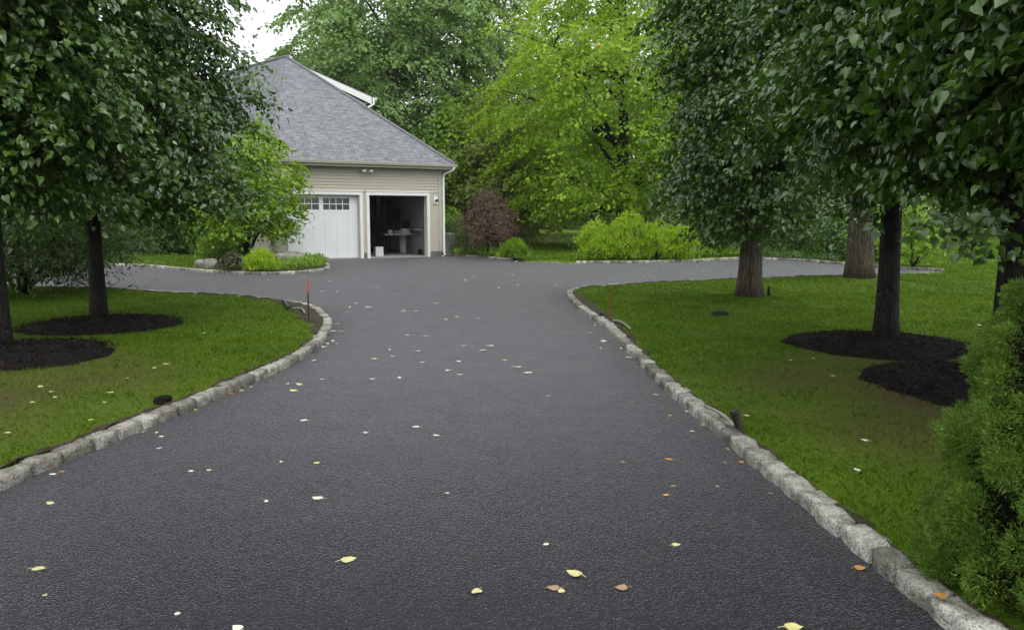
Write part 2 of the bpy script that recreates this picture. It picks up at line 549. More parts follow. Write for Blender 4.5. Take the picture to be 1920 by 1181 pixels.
def lobe_noise(th, z, seed):
    r = np.random.default_rng(seed)
    out = np.zeros_like(th)
    for i in range(7):
        a, b, p = r.integers(1, 6), r.uniform(0.6, 3.2), r.uniform(0, 6.28)
        out += np.sin(a * th + b * z + p) / 7 ** 0.5 * 0.8
    return out


def tree(name, base, env, leaf, size, nleaf, nclus, mat, bark, trunk_r, trunk_h, label, cat='tree', group=None, seed=0, tpl=RHOMB,
         lean=(0, 0), inner=0.3, lobes=0.16, droop=0.5, crad=0.4, stems=1, flare=1.5, nlimb=10, trunk_top=None, upright=False, limb_r=0.35, sides=10, gap=0.0, sprigs=(), spray=True):
    """env: list of (z, radius, dx, dy): the crown's outline up its height. Thing > trunk (with limbs), crown."""
    r = np.random.default_rng(seed + 100)
    root = empty(name, tuple(base), label=label, cat=cat, group=group)
    E = np.array([(*e, 0, 0)[:4] for e in env], float)
    z0, z1 = E[0, 0], E[-1, 0]
    # pick cluster heights by outline area
    zs = np.linspace(z0, z1, 200)
    rad = np.interp(zs, E[:, 0], E[:, 1])
    w = rad ** 1.3 + 0.05
    zc = np.interp(r.random(nclus), np.cumsum(w) / w.sum(), zs)
    th = r.uniform(0, 2 * math.pi, nclus)
    Rz = np.interp(zc, E[:, 0], E[:, 1]) * (1 + lobes * lobe_noise(th, zc, seed))
    fr = inner + (1 - inner) * np.sqrt(r.random(nclus))
    fr = np.where(r.random(nclus) < 0.04, fr + 0.12, fr)
    cx = np.interp(zc, E[:, 0], E[:, 2]); cyy = np.interp(zc, E[:, 0], E[:, 3])
    out = np.stack([np.cos(th), np.sin(th), np.zeros(nclus)], 1)
    C = np.stack([cx, cyy, zc], 1) + out * (Rz * fr)[:, None]
    if gap > 0:      # holes in the crown
        g = np.sin(C[:, 0] * 1.9 + seed) + np.sin(C[:, 1] * 2.3 + 2 * seed) + np.sin(C[:, 2] * 2.1 + 3 * seed)
        keep = g > -3 + gap * 3
        C, out, fr = C[keep], out[keep], fr[keep]
        nclus = len(C)
    if len(sprigs):      # low hanging twigs
        sp = np.array(sprigs, float) - np.array(base, float)
        C = np.concatenate([C, sp])
        so_ = sp * [1, 1, 0]
        out = np.concatenate([out, nrm(so_)])
        fr = np.concatenate([fr, np.full(len(sp), 2.0)])
        nclus = len(C)
    # trunk and limbs
    mb = MB()
    tt = trunk_top if trunk_top else z0 + (z1 - z0) * 0.75
    axis_pts = []
    if stems == 1:
        ks = [0, 0.04, 0.12, 0.35, 0.6, 0.8, 1.0]
        for k in ks:
            axis_pts.append((np.interp(k * tt, [0, tt], [0, lean[0]]) + r.normal(0, 0.02) * (k > 0.3), np.interp(k * tt, [0, tt], [0, lean[1]]) + r.normal(0, 0.02) * (k > 0.3), k * tt))
        rr = [trunk_r * flare, trunk_r * (1 + (flare - 1) * 0.45), trunk_r * 1.04, trunk_r * 0.95, trunk_r * 0.72, trunk_r * 0.45, trunk_r * 0.15]
        axis_pts[0] = (0, 0, -0.06)
        mb.tube(axis_pts, rr, n=max(sides, 12), wob=0.05)
        starts = [(np.array(axis_pts[0]), np.array(axis_pts[-1]))] * nlimb
    A = np.array(axis_pts) if stems == 1 else None
    limb_pts = []
    order = np.argsort(-fr)[:max(nlimb * 4, nlimb)]
    pick = r.choice(order, size=min(nlimb, len(order)), replace=False) if len(order) else []
    for li, ci in enumerate(pick):
        e = C[ci]
        if stems == 1:
            zb = max(trunk_h * 0.9, min(tt * 0.92, e[2] - r.uniform(0.25, 0.6) * np.hypot(e[0], e[1])))
            b0 = np.array([np.interp(zb, A[:, 2], A[:, 0]), np.interp(zb, A[:, 2], A[:, 1]), zb])
            r0 = max(0.012, trunk_r * limb_r * (1 - 0.6 * zb / max(tt, 0.1)))
        else:
            a = 2 * math.pi * li / max(len(pick), 1)
            b0 = np.array([math.cos(a), math.sin(a), 0]) * trunk_r * 2.0
            b0[2] = -0.03
            r0 = trunk_r
        mid = (b0 + e) / 2 + np.array([0, 0, 0.12 * np.linalg.norm(e - b0)]) + r.normal(0, 0.04, 3) * np.linalg.norm(e - b0)
        P = [(1 - t) ** 2 * b0 + 2 * t * (1 - t) * mid + t * t * e for t in np.linspace(0, 1, 6)]
        mb.tube(P, [r0, r0 * .85, r0 * .65, r0 * .45, r0 * .3, r0 * .12], n=7 if trunk_r > 0.1 else 5, cap=False)
        limb_pts += P[1:]
    if limb_pts:
        L = np.array(limb_pts)
        sub = r.choice(nclus, size=min(nclus, nlimb * 9), replace=False)
        for ci in sub:
            d = np.linalg.norm(L - C[ci], axis=1) + np.where(L[:, 2] > C[ci, 2] + 0.2, 1.0, 0)
            q = L[np.argmin(d)]
            m = (q + C[ci]) / 2 + r.normal(0, 0.06, 3) * np.linalg.norm(q - C[ci])
            t0 = max(0.004, trunk_r * 0.055)
            mb.tube([q, m, C[ci]], [t0, t0 * .7, t0 * .3], n=4, cap=False)
    mb.build('trunk', bark, root, smooth=True)
    # leaves
    per = max(1, nleaf // nclus)
    n = nclus * per
    ci = np.repeat(np.arange(nclus), per)
    if len(sprigs):
        ci = ci[(fr[ci] < 2) | (r.random(n) < 0.2)]
        n = len(ci)
    o = out[ci]
    tang = np.stack([-o[:, 1], o[:, 0], np.zeros(n)], 1)
    cr = crad * np.where(fr >= 2, .45, r.uniform(0.6, 1.4, nclus))[ci]
    if spray:
        sw = r.normal(0, 0.75, nclus)
        ct = np.stack([-out[:, 1], out[:, 0], np.zeros(nclus)], 1)
        sx = nrm(out * 0.75 + ct * sw[:, None] + np.array([0, 0, -1.0]) * r.uniform(0.25, 0.95, nclus)[:, None])
        sn = nrm(out * 0.5 + np.array([0, 0, 0.9]) + r.normal(0, .15, (nclus, 3)))
        sn = nrm(sn - sx * np.sum(sn * sx, -1, keepdims=True))
        ss = np.cross(sx, sn)
        a, b, c = r.normal(0, 0.75, n), r.normal(0, 0.42, n), r.normal(0, 0.13, n)
        pos = C[ci] + (sx[ci] * a[:, None] + ss[ci] * b[:, None] + sn[ci] * c[:, None]) * cr[:, None]
    else:
        a, b, c = r.normal(0, 0.5, n), r.normal(0, 0.5, n), r.normal(0, 0.33, n)
        pos = C[ci] + (o * a[:, None] + tang * b[:, None]) * cr[:, None]
        pos[:, 2] += c * cr - droop * cr * (a * np.abs(a) * 0.6 + b * b * 0.4)
    pos[:, 2] = np.maximum(pos[:, 2], 0.04)
    rv = r.normal(0, 1, (n, 3))
    if upright:
        ax = o * 0.35 + np.array([0, 0, 0.9]) + rv * 0.35
        no = o * 0.9 + np.array([0, 0, 0.4]) + r.normal(0, 0.5, (n, 3))
    else:
        ax = (sx[ci] * 0.8 + ss[ci] * (np.sign(b) * 0.55)[:, None] + rv * 0.42) if spray else (o * 0.55 + np.array([0, 0, -droop]) + rv * 0.55)
        no = (sn[ci] if spray else o * 0.55 + np.array([0, 0, 0.85])) + r.normal(0, 0.42, (n, 3))
    sz = size * r.uniform(0.5, 1.3, n)
    link('crown', leaves('crown', pos, ax, no, sz, tpl), mat, root)
    return root


# ---------------------------------------------------------------- ground: driveway outline
def smooth_line(P, step=0.25, closed=False):
    """Catmull-Rom through 2-D points, resampled"""
    P = np.asarray(P, float)[:, :2]
    out = []
    n = len(P)
    for i in range(n - 1):
        p0, p1, p2, p3 = P[max(i - 1, 0)], P[i], P[i + 1], P[min(i + 2, n - 1)]
        m = max(2, int(np.linalg.norm(p2 - p1) / step))
        # centripetal-ish: scale tangents by the segment length
        d = np.linalg.norm(p2 - p1)
        t1 = (p2 - p0); t1 = t1 / max(np.linalg.norm(t1), 1e-6) * d
        t2 = (p3 - p1); t2 = t2 / max(np.linalg.norm(t2), 1e-6) * d
        for k in range(m):
            t = k / m
            out.append((2 * t ** 3 - 3 * t ** 2 + 1) * p1 + (t ** 3 - 2 * t ** 2 + t) * t1 + (-2 * t ** 3 + 3 * t ** 2) * p2 + (t ** 3 - t ** 2) * t2)
    out.append(P[-1])
    return np.array(out)


KH = 0.085      # kerb height
g0 = lambda *a: [G(x, y, 0) for x, y in a]
gk = lambda *a: [G(x, y, KH) for x, y in a]

right_near = [np.array([2.15, -6, 0]), np.array([1.95, 0.5, 0])] + g0((1785, 1181), (1648, 1068), (1481, 925), (1328, 800), (1224, 707), (1135, 615), (1092, 586), (1066, 560)) \
    + gk((1064, 546), (1082, 538), (1147, 532), (1280, 526), (1385, 521), (1575, 515), (1680, 512), (1762, 509.5))
right_far = g0((1768, 509), (1690, 505), (1575, 496), (1500, 490), (1430, 487), (1385, 486.5), (1300, 490.5), (1200, 493.5), (1095, 494), (1080, 494))
gap_edge = g0((1076, 494), (1040, 492.5), (985, 491.5), (968, 490))
house_bed = g0((962, 490), (935, 487), (900, 483.5), (860, 480.5), (833, 479))
FR = G(828, 481)
FL = G(556, 488)
u3 = (FR - FL) / np.linalg.norm(FR - FL)
b3 = np.array([-u3[1], u3[0], 0])
ROTH = math.atan2(u3[1], u3[0])
facade = [FR, FR - u3 * 6.1]
left_bed = g0((596, 489.5), (611, 496), (618, 502), (613, 507), (590, 510.5), (509, 515.5), (406, 512.5), (315, 504.5), (223, 499)) + [np.array([-20, 25.0, 0]), np.array([-42, 26.5, 0])]
island = [np.array([-42, 20.5, 0]), np.array([-22, 19.8, 0])] + gk((100, 536), (200, 538), (315, 545), (383, 548.5), (475, 555), (544, 563), (590, 572), (609, 586)) \
    + g0((619, 606), (618, 621), (595, 652), (549, 684), (480, 714), (356, 769), (254, 810), (163, 850), (66, 889), (0, 917)) + [np.array([-3.35, 2.0, 0]), np.array([-3.6, -6, 0])]

LN = {k: smooth_line(v) for k, v in dict(right_near=right_near, right_far=right_far, gap_edge=gap_edge, house_bed=house_bed, left_bed=left_bed, island=island).items()}
DRIVE = np.concatenate([LN['right_near'], LN['right_far'], LN['gap_edge'], LN['house_bed'], np.array(facade)[:, :2], LN['left_bed'], LN['island']])
_keep = [0]
for i in range(1, len(DRIVE)):
    if np.linalg.norm(DRIVE[i] - DRIVE[_keep[-1]]) > 0.03: _keep.append(i)
DRIVE = DRIVE[_keep]


def inside(P, poly):
    P = np.asarray(P); x, y = P[:, 0], P[:, 1]
    r = np.zeros(len(P), bool)
    j = len(poly) - 1
    for i in range(len(poly)):
        xi, yi = poly[i]; xj, yj = poly[j]
        c = ((yi > y) != (yj > y)) & (x < (xj - xi) * (y - yi) / (yj - yi + 1e-12) + xi)
        r ^= c
        j = i
    return r


def edge_dist(P, line, closed=True):
    A = line
    B = np.roll(line, -1, 0)
    if not closed: A, B = A[:-1], B[:-1]
    d = np.full(len(P), 1e9)
    for a, b in zip(A, B):
        ab = b - a
        t = np.clip(((P - a) @ ab) / max(ab @ ab, 1e-9), 0, 1)
        q = P - (a + t[:, None] * ab)
        np.minimum(d, np.einsum('ij,ij->i', q, q), out=d)
    return np.sqrt(d)


def house_w(x, y):
    return FR + u3 * x + b3 * y


HOUSE = np.array([house_w(*p)[:2] for p in [(0.0, -0.02), (0, 9.5), (-6.62, 9.5), (-6.62, -0.02), (-6.3, -0.02), (-6.1, -0.02)]])

T_A, T_B, T_C, T_D = G(1405, 562, .14), G(1610, 522, .16), G(1660, 632, .15), G(1886, 706, .15)
T_E, T_F = G(186, 592, .15), G(0, 650, .15)
MULCH = [(G(1650, 641, .12)[:2], 1.06), (G(1866, 715, .12)[:2], 1.12), (G(190, 604, .12)[:2], 1.08), (G(22, 660, .12)[:2], 1.04)]


def lawn_z(P):
    P = np.asarray(P, float)
    x, y = P[:, 0], P[:, 1]
    z = 0.066 + 0.009 * np.sin(x * 0.7 + 1) * np.cos(y * 0.55) + 0.006 * np.sin(x * 2.3 + y * 1.7)
    for t, h, s in ((T_A, 0.16, 0.75), (T_B, 0.14, 1.0)):
        z = z + h * np.exp(-((x - t[0]) ** 2 + (y - t[1]) ** 2) / s ** 2)
    for c, rr in MULCH:
        z = z + 0.03 * np.exp(-((x - c[0]) ** 2 + (y - c[1]) ** 2) / rr ** 2)
    return z


def lz(x, y):
    return float(lawn_z([(x, y)])[0])


WORN_C = [(G(1760, 745)[:2], 1.9), (G(1850, 800)[:2], 1.7), (G(1640, 700)[:2], 0.9), (G(40, 720)[:2], 1.5), (G(-120, 760)[:2], 2.0)]


def worn(P):
    P = np.asarray(P, float)
    w = np.zeros(len(P))
    for c, s in WORN_C:
        w = np.maximum(w, np.exp(-(((P - c) ** 2).sum(1) / s ** 2) ** 1.5))
    return np.clip(w * 1.1 * (0.75 + 0.35 * np.sin(P[:, 0] * 3.1) * np.sin(P[:, 1] * 2.7)), 0, 1)


def build_ground():
    pts = [tuple(p) for p in DRIVE]
    nd = len(pts)
    edges = [(i, (i + 1) % nd) for i in range(nd)]
    pts += [tuple(p) for p in HOUSE]
    edges += [(nd + i, nd + (i + 1) % len(HOUSE)) for i in range(len(HOUSE))]
    S = 450
    k = len(pts)
    pts += [(-S, -60), (S, -60), (S, 2 * S), (-S, 2 * S)]
    edges += [(k, k + 1), (k + 1, k + 2), (k + 2, k + 3), (k + 3, k)]
    r = np.random.default_rng(3)
    fill = []
    for (x0, x1, y0, y1, s) in ((-16, 16, -5, 26, 0.45), (-40, 50, -10, 75, 2.2), (-300, 300, -50, 600, 28)):
        gx, gy = np.meshgrid(np.arange(x0, x1, s), np.arange(y0, y1, s))
        q = np.stack([gx.ravel(), gy.ravel()], 1) + r.uniform(-.3, .3, (gx.size, 2)) * s
        if fill:
            px0, px1, py0, py1 = prev
            q = q[~((q[:, 0] > px0) & (q[:, 0] < px1) & (q[:, 1] > py0) & (q[:, 1] < py1))]
        prev = (x0, x1, y0, y1)
        fill.append(q)
    fill = np.concatenate(fill)
    tg = np.roll(DRIVE, -1, 0) - np.roll(DRIVE, 1, 0)
    tg = nrm(tg)
    off = np.concatenate([DRIVE + np.stack([tg[:, 1], -tg[:, 0]], 1) * 0.115, DRIVE - np.stack([tg[:, 1], -tg[:, 0]], 1) * 0.115])
    off = off[~inside(off, DRIVE)]
    off = off[edge_dist(off, DRIVE) > 0.10]
    fill = np.concatenate([fill[(edge_dist(fill, DRIVE) > 0.2)], off])
    pts += [tuple(p) for p in fill]
    res = delaunay_2d_cdt([Vector(p) for p in pts], edges, [], 0, 1e-5)
    V = np.array([tuple(v) for v in res[0]])
    T = np.array([f for f in res[2]])
    cen = V[T].mean(1)
    ind = inside(cen, DRIVE)
    inh = inside(cen, HOUSE)
    for nm, sel, mat in (('driveway', ind, M['asphalt']), ('lawn', ~ind & ~inh, M['lawn'])):
        t = T[sel]
        ids, inv = np.unique(t, return_inverse=True)
        v = V[ids]
        z = np.zeros(len(v)) if nm == 'driveway' else np.where(edge_dist(v, DRIVE) < 0.03, 0.015, lawn_z(v))
        a, b, c = v[inv.reshape(-1, 3)].transpose(1, 0, 2)
        flip = ((b - a)[:, 0] * (c - a)[:, 1] - (b - a)[:, 1] * (c - a)[:, 0]) < 0
        tt = inv.reshape(-1, 3).copy()
        tt[flip] = tt[flip][:, ::-1]
        me = mesh_np(nm, np.column_stack([v, z]), tt.ravel(), np.full(len(tt), 3), smooth=True)
        if nm == 'lawn':
            at = me.attributes.new('worn', 'FLOAT', 'POINT')
            at.data.foreach_set('value', worn(v).astype(np.float32))
        link(nm, me, mat, kind='structure', label='fresh black asphalt driveway forking before the garage' if nm == 'driveway' else 'mown green lawn on both sides of the driveway')


build_ground()


# ---------------------------------------------------------------- kerbs of granite blocks
def block_template():
    bm = bmesh.new()
    bmesh.ops.create_cube(bm, size=2)
    bmesh.ops.subdivide_edges(bm, edges=bm.edges[:], cuts=3, use_grid_fill=True)
    V = np.array([v.co[:] for v in bm.verts])
    Fs = np.array([[v.index for v in f.verts] for f in bm.faces])
    bm.free()
    return V, Fs


BV, BF = block_template()


def kerb(name, line, side, label, h=KH, w=0.125, lmin=0.20, lmax=0.30, group='granite block kerbs', seed=0):
    """side = +1: stones stand to the left of the line's direction"""
    r = np.random.default_rng(seed)
    seg = np.linalg.norm(np.diff(line, axis=0), axis=1)
    s = np.concatenate([[0], np.cumsum(seg)])
    tot = s[-1]
    at = lambda q: np.array([np.interp(q, s, line[:, 0]), np.interp(q, s, line[:, 1])])
    q = 0.0
    VV, FF = [], []
    n = 0
    while q < tot - 0.08:
        L = min(r.uniform(lmin, lmax), tot - q)
        a, b = at(q), at(q + L)
        t = (b - a) / max(np.linalg.norm(b - a), 1e-6)
        nn = np.array([-t[1], t[0]]) * side
        c = (a + b) / 2
        hx = L / 2 - 0.010
        ww = w * r.uniform(0.92, 1.12)
        hh = h + 0.06 + r.normal(0, 0.008)
        half = np.array([hx, ww / 2, hh / 2])
        p = BV * half
        rad = 0.013
        q_in = np.clip(p, -(half - rad), half - rad)
        d = p - q_in
        dn = np.linalg.norm(d, axis=1, keepdims=True)
        p = np.where(dn > 1e-6, q_in + d / np.maximum(dn, 1e-9) * rad, p)
        ph = r.uniform(0, 6.28, 6)
        wob = np.stack([np.sin(p[:, 1] * 31 + p[:, 2] * 25 + ph[0]), np.sin(p[:, 0] * 23 + p[:, 2] * 41 + ph[1]), np.sin(p[:, 0] * 27 + p[:, 1] * 33 + ph[2])], 1) * 0.0045
        p = p + wob + r.normal(0, 0.0016, p.shape)
        p[:, 2] += p[:, 0] * r.normal(0, 0.025)
        off = ww / 2 - 0.022 + r.normal(0, 0.005)
        x = c[0] + t[0] * p[:, 0] + nn[0] * (p[:, 1] + off)
        y = c[1] + t[1] * p[:, 0] + nn[1] * (p[:, 1] + off)
        VV.append(np.stack([x, y, p[:, 2] + h - hh / 2], 1))
        FF.append(BF + n)
        n += len(BV)
        q += L
    V = np.concatenate(VV)
    Fa = np.concatenate(FF)
    me = mesh_np(name, V, Fa.ravel(), np.full(len(Fa), 4))
    o = link(name, me, M['granite'], label=label, cat='kerb', group=group)
    # mortar bed that shows dark in the joints
    t = nrm(np.gradient(line, axis=0))
    nn = np.stack([-t[:, 1], t[:, 0]], 1) * side
    a, b = line + nn * 0.004, line + nn * (w - 0.034)
    m = len(line)
    zt = h - 0.036
    Vm = np.concatenate([np.column_stack([q_, np.full(m, z_)]) for q_, z_ in ((a, -.05), (a, zt), (b, zt), (b, -.05))])
    fm = [(k * m + i, k * m + i + 1, (k + 1) * m + i + 1, (k + 1) * m + i) for k in range(3) for i in range(m - 1)]
    link('mortar', mesh_np('mortar', Vm, np.array(fm).ravel(), np.full(len(fm), 4)), M['mortar'], o)
    return o


kerb('stone_kerb', LN['right_near'], -1, 'long granite block kerb along the right lawn, hooking round towards the right drive', seed=1)
kerb('stone_kerb', LN['right_far'], -1, 'granite kerb below the yellow-green shrubs and dark shrubs at the back right', seed=2)
kerb('stone_kerb', LN['gap_edge'], -1, 'low flush granite edging where lawn meets driveway between the two back beds', h=0.012, seed=3)
kerb('stone_kerb', LN['house_bed'], -1, 'short granite kerb below the dark red maple beside the garage corner', seed=4)
kerb('stone_kerb', LN['left_bed'], -1, 'granite kerb round the rock bed with rounded end left of the garage door', seed=5)
kerb('stone_kerb', LN['island'], -1, 'granite block kerb curving round the tip of the left lawn with the red stake', seed=6)


# bare soil beside the kerbs
def soil_strip(line, side, width_fn, name='soil'):
    t = np.gradient(line, axis=0)
    t = t / np.maximum(np.linalg.norm(t, axis=1, keepdims=True), 1e-9)
    nn = np.stack([-t[:, 1], t[:, 0]], 1) * side
    s = np.concatenate([[0], np.cumsum(np.linalg.norm(np.diff(line, axis=0), axis=1))])
    rows = []
    wd = np.array([width_fn(p) for p in line]) + 0.05 * np.sin(s * 5.1) + 0.04 * np.sin(s * 11.3 + 1)
    wd = np.maximum(wd, 0.02)
    for k, f in enumerate((0.0, 0.3, 0.6, 0.85, 1.0)):
        p = line + nn * (0.085 + wd * f)[:, None]
        z = lawn_z(p) + [0.012, 0.022, 0.02, 0.014, -0.012][k] + rng.normal(0, 0.009, len(p))
        rows.append(np.column_stack([p, z]))
    V = np.concatenate(rows)
    n = len(line)
    fs = [(k * n + i, k * n + i + 1, (k + 1) * n + i + 1, (k + 1) * n + i) for k in range(4) for i in range(n - 1)]
    me = mesh_np(name, V, np.array(fs).ravel(), np.full(len(fs), 4), smooth=True)
    return link(name, me, M['soil'], kind='structure', label='bare dark soil strip behind the kerb')


def w_right(p):
    d = abs(p[1] - 11.0)
    return 0.0 + 0.22 * math.exp(-((p[1] - 13.2) / 2.6) ** 2)


def w_left(p):
    tip = G(600, 590)
    return 0.0 + 0.40 * math.exp(-(((p[0] - tip[0]) ** 2 + (p[1] - tip[1]) ** 2) / 2.1 ** 2))


rn = LN['right_near']
soil_strip(smooth_line(rn[(rn[:, 1] > 0.8)][:: 2], 0.12)[:200], -1, w_right)
isl = LN['island']
soil_strip(smooth_line(isl[(isl[:, 1] > 1.0) & (isl[:, 0] > -12)][::2], 0.12), -1, w_left)


# ---------------------------------------------------------------- mulch rings round the lindens
def mulch_ring(c, rad, label, seed):
    r = np.random.default_rng(seed)
    root_z = lz(*c)
    nr, na = 12, 56
    V, fs = [(0, 0, 0.09)], []
    for i in range(1, nr + 1):
        f = i / nr
        for k in range(na):
            a = 2 * math.pi * k / na
            rr = rad * f * (1 + 0.045 * math.sin(3 * a + seed) + 0.025 * math.sin(7 * a) + 0.02 * math.sin(13 * a + 2))
            z = 0.09 * (1 - f ** 1.8) + (r.normal(0, 0.008) if i < nr else -0.02)
            V.append((rr * math.cos(a), rr * math.sin(a), z))
    for k in range(na): fs.append((0, 1 + k, 1 + (k + 1) % na))
    for i in range(nr - 1):
        for k in range(na):
            a, b = 1 + i * na + k, 1 + i * na + (k + 1) % na
            fs.append((a, a + na, b + na, b))
    mb = MB().add(V, fs)
    o = link('mulch_ring', mb.mesh('mulch_ring', True), M['mulch'], label=label, cat='mulch', group='mulch rings round the lawn trees')
    o.location = (c[0], c[1], root_z)
    n = 2600
    rr = rad * np.sqrt(r.random(n)) * np.where(r.random(n) < .06, 1.12, 1.0)
    a = r.uniform(0, 6.28, n)
    z = 0.09 * (1 - np.minimum(rr / rad, 1) ** 1.8) + 0.006
    pos = np.stack([rr * np.cos(a), rr * np.sin(a), z], 1)
    link('wood_chips', leaves('wood_chips', pos, r.normal(0, 1, (n, 3)) * [1, 1, .35], r.normal(0, .5, (n, 3)) + [0, 0, 1], r.uniform(.025, .07, n), LANCE), M['chips'], o, kind='stuff')


M['chips'] = leaf_mat('mulch_chips', [(0, (0.006, 0.005, 0.0045)), (0.8, (0.018, 0.0135, 0.011)), (0.97, (0.04, 0.03, 0.022)), (1, (0.10, 0.07, 0.045))], (0.4, 0.4, 0.4), 0.8, 0.02, 0.2)
for i, ((c, rad), lab) in enumerate(zip(MULCH, ['dark mulch ring round the slim black trunk in the middle of the right lawn',
                                                'shadowed mulch ring nearest the cone shaped conifer on the right',
                                                'dark mulch ring round the left linden trunk nearer the driveway',
                                                'black shaded mulch ring at the left edge of the photo'])):
    mulch_ring(c, rad, lab, i)


# ---------------------------------------------------------------- grass
def build_grass():
    r = np.random.default_rng(11)
    P, S, WD = [], [], []
    # (x0,x1,y0,y1,count per m2,height,width)
    for (y0, y1, dens, hgt, wid) in ((2.2, 6, 5200, 0.030, 0.0036), (6, 10, 2800, 0.032, 0.005), (10, 16, 1350, 0.034, 0.008), (16, 26, 520, 0.038, 0.014), (26, 48, 130, 0.045, 0.03), (48, 75, 16, 0.06, 0.08)):
        half = y1 * 0.72 + 4.2
        n = int(2 * half * (y1 - y0) * dens)
        q = np.stack([r.uniform(-half, half, n), r.uniform(y0, y1, n)], 1)
        q = q[np.abs(q[:, 0]) < q[:, 1] * 0.72 + (4.2 if y1 < 20 else 2.5)]
        q = q[~inside(q, DRIVE)]
        q = q[~inside(q, HOUSE)]
        d = edge_dist(q, DRIVE) if y1 <= 30 else np.full(len(q), 2.0)
        lim = np.full(len(q), 0.115)
        m = q[:, 0] > 0
        lim[m] += 0.85 * (0.0 + 0.22 * np.exp(-((q[m, 1] - 13.2) / 2.6) ** 2)) * (q[m, 1] < 17.5)
        tip = G(600, 590)
        lim[~m] += 0.34 * np.exp(-(((q[~m] - tip[:2]) ** 2).sum(1) / 2.1 ** 2))
        k = d > lim + r.normal(0, 0.05, len(q))
        q = q[k]
        for c, rad in MULCH:
            q = q[((q - c) ** 2).sum(1) > (rad * 0.99 + r.normal(0, 0.03, len(q))) ** 2]
        for t, rt in ((T_A, .3), (T_B, .45)):
            q = q[((q - t[:2]) ** 2).sum(1) > rt ** 2]
        for poly in BEDS:
            q = q[~inside(q, poly)]
        q = q[r.random(len(q)) > 0.72 * worn(q)]
        cl = 0.5 + 0.5 * np.sin(q[:, 0] * 4.1 + 2 * np.sin(q[:, 1] * 2.3)) * np.sin(q[:, 1] * 3.7 + 2 * np.sin(q[:, 0] * 1.9))
        P.append(q)
        S.append(hgt * r.uniform(0.5, 1.3, len(q)) * (0.75 + 0.4 * cl))
        WD.append(np.full(len(q), wid))
    P = np.concatenate(P); S = np.concatenate(S); WD = np.concatenate(WD)
    n = len(P)
    z = lawn_z(P) - 0.006
    a = r.uniform(0, 6.28, n)
    sd = np.stack([np.cos(a), np.sin(a), np.zeros(n)], 1) * (WD / 2)[:, None]
    ld = r.normal(0, 0.75, (n, 2))
    b = np.column_stack([P, z])
    tip = b + np.column_stack([ld * S[:, None] * 0.8, S])
    mid = b + np.column_stack([ld * S[:, None] * 0.28, S * 0.6])
    V = np.stack([b - sd, b + sd, mid + sd * .8, tip, mid - sd * .8], 1).reshape(-1, 3)
    loops = np.arange(n * 5)
    me = mesh_np('grass', V, loops, np.full(n, 5))
    link('grass', me, M['grass'], kind='stuff', label='short green lawn grass')
    print('grass blades', n)


def bed_poly(px):
    return np.array([p[:2] for p in px])


BEDS = [bed_poly(g0((1090, 492), (1385, 484), (1440, 486), (1570, 494), (1560, 478), (1440, 472), (1300, 474), (1100, 476))),
        bed_poly(g0((833, 478), (900, 482), (965, 490), (985, 488), (975, 470), (880, 466), (835, 470))),
        bed_poly(g0((600, 490), (616, 501), (600, 508), (509, 514), (410, 511), (375, 505), (390, 480), (420, 472), (520, 470), (560, 489)))]
build_grass()
soil_me = []
for poly in BEDS:
    V = np.column_stack([poly, lawn_z(poly) + 0.02])
    link('soil', mesh_np('soil', V, np.arange(len(V)), [len(V)]), M['soil'], kind='structure', label='dark planting bed soil')

# pond beyond the back lawn
pw = np.array([(-7, 45.5), (0, 45.0), (6, 45.2), (14, 46.5), (18, 53), (15, 60), (2, 62), (-10, 61), (-14, 54)])
link('water', mesh_np('water', np.column_stack([pw, np.full(len(pw), 0.115)]), np.arange(len(pw)), [len(pw)]), M['water'], kind='structure', label='olive green pond behind the back lawn')


# ---------------------------------------------------------------- the garage house
def HL(px, py, y=0.0):
    d = ray(px, py)
    p0 = FR + b3 * y
    s = np.dot(p0 - EYE, b3) / np.dot(d, b3)
    q = EYE + d * s - FR
    return np.array([q @ u3, y, q[2]])


def to_local(p):
    q = np.asarray(p) - FR
    return np.array([q @ u3, q @ b3, q[2]])


def lap_wall(mb, x0, x1, z0, z1, y=0.0, face=-1, exp=0.115):
    """overlapping boards on a wall in the plane y, facing face*y"""
    z = z0
    while z < z1 - 1e-4:
        t = min(z + exp, z1)
        mb.add([(x0, y + face * 0.026, z), (x1, y + face * 0.026, z), (x1, y + face * 0.006, t), (x0, y + face * 0.006, t),
                (x0, y, z), (x1, y, z), (x1, y, t), (x0, y, t)],
               [(0, 1, 2, 3), (0, 4, 5, 1), (0, 3, 7, 4), (1, 5, 6, 2), (3, 2, 6, 7)])
        z = t


